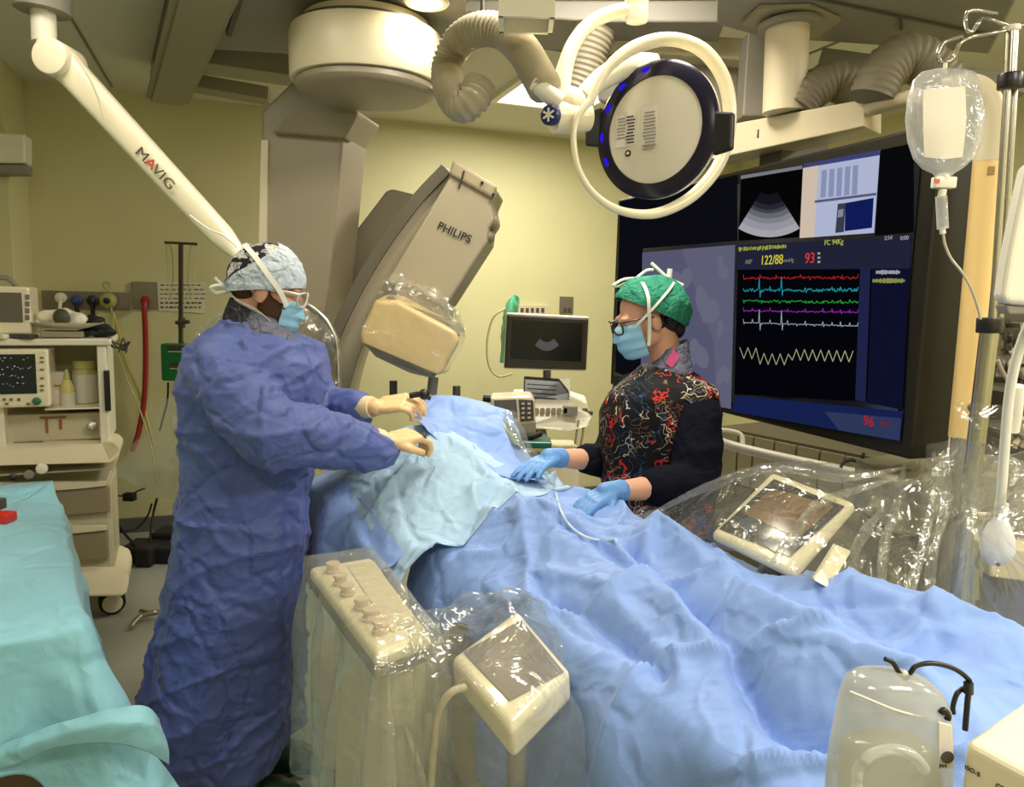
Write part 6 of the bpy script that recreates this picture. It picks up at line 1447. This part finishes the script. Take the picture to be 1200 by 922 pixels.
b = B(); patch(b, W3([[(1082, 105, IY-.052), (1106, 103, IY-.056), (1131, 101, IY-.052)], [(1082, 145, IY-.060), (1106, 145, IY-.064), (1132, 143, IY-.060)], [(1083, 184, IY-.052), (1106, 186, IY-.058), (1128, 184, IY-.052)]]), 6); build('bag_label', b, mat('bag_label', (228, 220, 200), .5), IB, solid=.001)
b = B(); cyl(b, w(1106, 203, IY-.02), w(1106, 212, IY-.02), .012); box(b, w(1106, 214, IY-.02), (.046, .022, .024)); build('port', b, M_WHITE, IB, bev=.003)
b = B(); box(b, w(1098, 212, IY-.033), (.010, .004, .008)); build('port_mark', b, mat('port_red', (214, 90, 70), .5), IB, smooth=False)
b = B(); cyl(b, w(1107, 88, IY-.02), w(1108, 74, IY-.02), .004); build('hanger_loop', b, M_WHITE, IB)
IS = thing('infusion_set', 'clear drip chamber and thin line hanging below the infusion bag', 'infusion set', w(1106, 268, IY-.02))
b = B(); cyl(b, w(1105, 222, IY-.02), w(1103, 232, IY-.02), .008); cyl(b, w(1104, 266, IY-.02), w(1105, 274, IY-.02), .006); build('chamber_cap', b, M_WHITE, IS)
b = B(); cyl(b, w(1103, 230, IY-.02), w(1105, 268, IY-.02), .0115); build('drip_chamber', b, M_BAG, IS)
b = B(); tube(b, [w(1105, 270, IY-.02), w(1107, 285, IY-.02), w(1114, 302, IY-.02), w(1128, 320, IY-.02), w(1138, 338, IY-.02), w(1146, 360, IY-.02), w(1149, 374, IY-.02)], .0030, seg=8); build('line', b, mat('line_grey', (180, 172, 150), .3), IS)
# cream curved pole
CP = thing('curved_pole', 'thick cream pole bent over at the top, between display and drip pole', 'pole', w(1122, 520, 1.95))
b = B(); tube(b, [w(1105, 108, 2.0), w(1130, 102, 1.98), w(1150, 108, 1.96), w(1161, 130, 1.95), w(1160, 160, 1.95), w(1157, 190, 1.95)], .033, seg=20); build('upper_bend', b, M_BEIGE, CP)
b = B(); tube(b, [w(1157, 188, 1.95), w(1147, 300, 1.95), w(1136, 420, 1.95), w(1127, 512, 1.95)], .032, seg=20); build('pole_tube', b, mat('pole_yellow', (226, 192, 126), .4), CP)
b = B(); cyl(b, w(1127, 512, 1.95), w(1126, 545, 1.95), .026); build('pole_sleeve', b, M_GREY, CP)
b = B(); cyl(b, w(1126, 545, 1.95), V((w(1126, 545, 1.95).x, 1.95, .9)), .030); build('pole_foot', b, M_GREY, CP)
for y in (477, 489):
    b = B(); sph(b, w(1139, y, 1.92), .012); build('screw_knob', b, M_DGREY, CP)
b = B(); box(b, w(1161, 200, 1.92), (.014, .01, .02)); build('sticker', b, mat('sticker_brown', (150, 116, 60), .5), CP, smooth=False)
# white monitor edge on the right
b = B(); prism(b, [w(1173, 345, 1.25), w(1180, 300, 1.25), w(1192, 240, 1.25), w(1204, 186, 1.25), w(1290, 180, 1.25), w(1290, 360, 1.25), w(1200, 358, 1.25), w(1176, 356, 1.25)], V((.03, .07, 0)))
t = thing('equipment_housing', 'white rounded equipment housing cut by the right edge of the picture', 'equipment housing', w(1200, 360, 1.25)); build('shell', b, M_WHITE, t, bev=.012, bseg=4, smooth=False)
b = B(); prism(b, [w(1178, 357, 1.26), w(1290, 360, 1.26), w(1290, 372, 1.26), w(1182, 368, 1.26)], V((.02, .06, 0))); build('lower_edge', b, M_GREY, t, bev=.003, smooth=False)
# shelving with cables behind
t = thing('equipment_rack', 'dim rack with cable-filled shelves behind the drip pole', 'rack', V((w(1210, 450, 3.2).x, 3.3, 0)))
b = B(); 
for y in (380, 420, 455, 500): beam(b, w(1168, y, 3.2), w(1300, y+4, 3.2), .3, .02)
build('shelf', b, M_GREY, t, smooth=False)
b = B(); box(b, V((w(1235, 450, 3.45).x, 3.45, .95)), (.75, .04, 1.85)); build('back_panel', b, M_COND, t, smooth=False)
for k in range(12):
    y0 = random.choice((376, 410, 445, 490)); x0 = 1172+random.random()*30; b = B(); tube(b, [w(x0+random.uniform(-3, 3), y0+j*8, 3.1+random.uniform(-.05, .05)) for j in range(5)], .012, seg=8); build('cable_loop', b, random.choice((M_TAUPE, M_GREY, M_DGREY, M_BEIGE)), t)
cable([w(1169, 422, 1.7), w(1176, 438, 1.7), w(1186, 452, 1.7)], .005, M_TAUPE, 'short grey cable crossing the rack right of the drip pole')
# white tube + bulb
b = B(); tube(b, [w(1230, 340, 1.3), w(1206, 380, 1.32), w(1190, 425, 1.34), w(1182, 470, 1.36), w(1177, 530, 1.38), w(1172, 600, 1.4)], .0085, seg=14); build('white_hose', b, M_WHITE, label='smooth white tube curving down at the right edge to the white bulb', cat='hose')
b = B(); tube(b, [w(1192, 452, 1.36), w(1190, 480, 1.37), w(1186, 505, 1.38)], .012); build('white_connector', b, M_WHITE, label='stubby white connector beside the curved white tube', cat='connector')
t = thing('pressure_bulb', 'white teardrop hand bulb hanging inside the plastic at the right', 'hand bulb', w(1166, 662, 1.42))
b = B(); c0 = w(1166, 662, 1.42); lathe(b, [(.001, .0), (.014, .003), (.025, .014), (.031, .032), (.029, .055), (.021, .078), (.012, .094), (.009, .105), (.001, .107)], Matrix.Translation(c0)); build('bulb', b, mat('bulb_white', (226, 224, 226), .4), t)
b = B(); cyl(b, c0+Z*.10, c0+Z*.125, .012); build('bulb_neck', b, M_WHITE, t)
b = B(); sph(b, w(1170, 661, 1.40), .004); build('valve', b, M_DGREY, t)
# ---------------------------------------------------------------- foreground right
FY = .80
t = thing('foreground_device', 'cream device corner with small printed marks at the bottom right', 'medical device', wz(1200, 900, 1.05))
b = B(); prism(b, [wz(1131, 866, 1.2), wz(1240, 790, 1.2), wz(1380, 880, 1.2), wz(1262, 937, 1.2)], V((0, 0, -.22))); build('case', b, M_CREAM, t, bev=.010, bseg=4, smooth=False)
fA, fB = wz(1131, 866, 1.2), wz(1262, 937, 1.2); fx = (fB-fA).normalized()
fn = fx.cross(Z).normalized(); fn = fn if fn.dot(CAMP-fA) > 0 else -fn
for q, s_ in (((1140, 903), 'ISO-5'), ((1172, 922), 'CE')):
    text('printed_mark', s_, .007, pframe(wp(*q, fA, fn)+fn*.0008, fx, Z), M_INK, t)
t = thing('fluid_bag', 'large translucent plastic container on a black hook at the bottom right', 'fluid container', w(1040, 990, FY))
M_FB = plastic('bag_milky', tint=(236, 234, 222), haze=.34, gl=.10, bumpd=.004, bs=9)
b = B(); loft(b, pillow([(787, 1012, 1052, .35), (790, 1002, 1068, .6), (797, 994, 1088, .8), (810, 988, 1102, .92), (828, 984, 1110, 1), (850, 980, 1112, 1), (880, 974, 1112, 1), (910, 970, 1112, 1), (940, 969, 1112, 1), (1000, 970, 1112, .9), (1010, 980, 1100, .6)], FY, .035, 40)); build('container', b, M_FB, t, angle=180)
b = B(); loft(b, pillow([(866, 1000, 1078, .7), (874, 988, 1092, .85), (900, 984, 1100, .88), (940, 984, 1100, .88), (995, 990, 1095, .7)], FY, .030, 36)); build('fluid', b, plastic('fluid_milky', tint=(236, 232, 212), haze=.30, gl=.03, bumpd=.002, bs=4), t, angle=180)
b = B(); tube(b, [w(1004, 922, FY-.036), w(1006, 900, FY-.037), w(1022, 884, FY-.038), w(1045, 878, FY-.038), w(1068, 884, FY-.038), w(1084, 902, FY-.037)], .006); build('moulded_ring', b, plastic('milky_ridge', haze=.5, gl=.05), t)
b = B(); tube(b, [w(996, 810, FY-.03), w(1020, 820, FY-.036), w(1050, 832, FY-.036), w(1080, 840, FY-.03)], .0012); build('seam', b, M_WHITE, t)
b = B(); prism(b, [w(1100, 846, FY-.036), w(1116, 850, FY-.034), w(1118, 900, FY-.034), w(1100, 900, FY-.036)], V((0, .003, 0))); build('side_label', b, M_LAB, t, bev=.001, smooth=False)
b = B(); 
lathe(b, [(.001, 0), (.007, 0), (.007, .001), (.001, .001)], Matrix.Translation(w(1110, 887, FY-.040)) @ Matrix.Rotation(math.pi/2, 4, 'X'), seg=20); build('label_mark', b, M_DGREY, t)
text('printed_mark', 'PM', .0065, pframe(w(1105, 898, FY-.0385), V((1, 0, 0)), Z), M_INK, t)
b = B(); tube(b, [w(1064, 792, FY), w(1060, 788, FY), w(1056, 800, FY), w(1054, 812, FY)], .0022); build('tie_strap', b, M_WHITE, t)
t = thing('bag_hook', 'bent black metal hook holding the translucent container', 'hook', w(1130, 860, FY))
b = B(); tube(b, [w(1037, 772, FY), w(1046, 776, FY), w(1053, 787, FY), w(1060, 795, FY), w(1067, 788, FY), w(1074, 780, FY), w(1092, 777, FY), w(1112, 781, FY), w(1126, 788, FY), w(1136, 797, FY)], .0028, seg=12); build('hook_arm', b, M_BLACK, t)
b = B(); tube(b, [w(1136, 797, FY), w(1137, 806, FY), w(1131, 806, FY+.004), w(1122, 812, FY), w(1117, 826, FY), w(1117, 836, FY)], .0028); tube(b, [w(1137, 800, FY+.005), w(1134, 820, FY+.005), w(1131, 855, FY+.005)], .0032); build('hook_stem', b, M_BLACK, t)
b = B(); cyl(b, w(1135, 800, FY-.004), w(1135, 812, FY-.004), .0052); build('hook_collar', b, M_BLACK, t)
b = B(); tube(b, [w(1102, 836, FY-.03), w(1106, 832, FY-.03), w(1111, 838, FY-.03), w(1110, 843, FY-.03)], .0035); build('small_clip', b, M_BLACK, label='tiny black clip on the upper right of the translucent container', cat='clip')
# ---------------------------------------------------------------- teal instrument table
ta, tb_ = wz(62, 574, .88), wz(94, 726, .88); ta.z = tb_.z = 0
tl = V(((ta-tb_).y, -(ta-tb_).x, 0)).normalized(); tl = tl if tl.x < 0 else -tl
C4 = [ta, tb_, tb_+tl*1.0, ta+tl*1.0]
cen = sum(C4, V((0, 0, 0)))/4
IT = thing('instrument_table', 'wooden instrument table hidden under the teal sheet', 'table', cen)
b = B(); prism(b, [p+(cen-p)*.06+Z*.83 for p in C4], Z*.03); build('tabletop', b, mat('wood_brown', (112, 84, 58), .5, bump=.2, bs=30), IT, smooth=False)
b = B(); prism(b, [p+(cen-p)*.10+Z*.35 for p in C4], Z*.48); build('body', b, mat('wood_brown', (112, 84, 58), .5), IT, smooth=False, bev=.006)
for p in C4:
    b = B(); q = p+(cen-p)*.12; cyl(b, q+Z*0, q+Z*.36, .025); build('leg', b, mat('wood_brown', (112, 84, 58), .5), IT)
def thang(u):
    a = abs(u-1.0); h = .40 + .22*math.exp(-(a/.16)**2)
    if u > 1.0: h = .31+.30*math.exp(-(a/.07)**2)
    if u < .8: h = .42+.06*math.sin(u*6)
    return h
b = B(); R_ = cover(C4, .885, thang, lambda u: (.06 if u > 1 else .16)+.30*math.exp(-(min(abs(u-1), 9)/(.07 if u > 1 else .12))**2), 9.5, .018, 2, n_side=70, nh=40, amp=.008, top=lambda p: .045*ga((p-ta).dot((tb_-ta).normalized()), 0, .07))
grid(b, R_); build('surgical_drape', b, M_TEAL, label='teal sheet covering the instrument table at the bottom left', cat='surgical drape', solid=.002, angle=180)
b = B(); patch(b, W3([[(-30, 882, 1.56), (20, 866, 1.55), (75, 846, 1.545), (130, 832, 1.55), (168, 828, 1.57), (186, 842, 1.62)], [(-30, 896, 1.535), (20, 880, 1.525), (75, 860, 1.52), (130, 850, 1.52), (170, 850, 1.54), (194, 868, 1.60)], [(-30, 912, 1.55), (16, 895, 1.54), (70, 874, 1.53), (130, 870, 1.53), (168, 878, 1.55), (198, 896, 1.61)]]), 8, .004, 9, 4)
build('drape_fold', b, M_TEAL, label='turned-up folded hem along the lower front of the teal sheet', cat='surgical drape', solid=.003, angle=180)
t = thing('sharps_pad', 'small red block on the teal table at the left edge', 'red block', wz(2, 612, .9))
b = B(); box(b, wz(0, 606, .905), (.075, .06, .03)); build('block', b, mat('bright_red', (214, 44, 30), .4), t, bev=.004, smooth=False)
b = B(); box(b, wz(-4, 590, .935), (.05, .03, .035)); build('dark_handle', b, M_DGREY, t, bev=.004, smooth=False)
# floor bits at the table base
b = B(); sph(b, V((w(395, 905, 1.85).x, 1.95, .03)), (.16, .10, .04)); build('foot_pedal', remesh(b, .01, 2), M_RUB, label='black foot pedal on the floor under the knob console', cat='pedal')
cable([wz(300, 925, .02), wz(360, 900, .015), wz(395, 905, .015), wz(440, 912, .015)], .008, M_RUB, 'black cable on the floor running to the foot pedal')
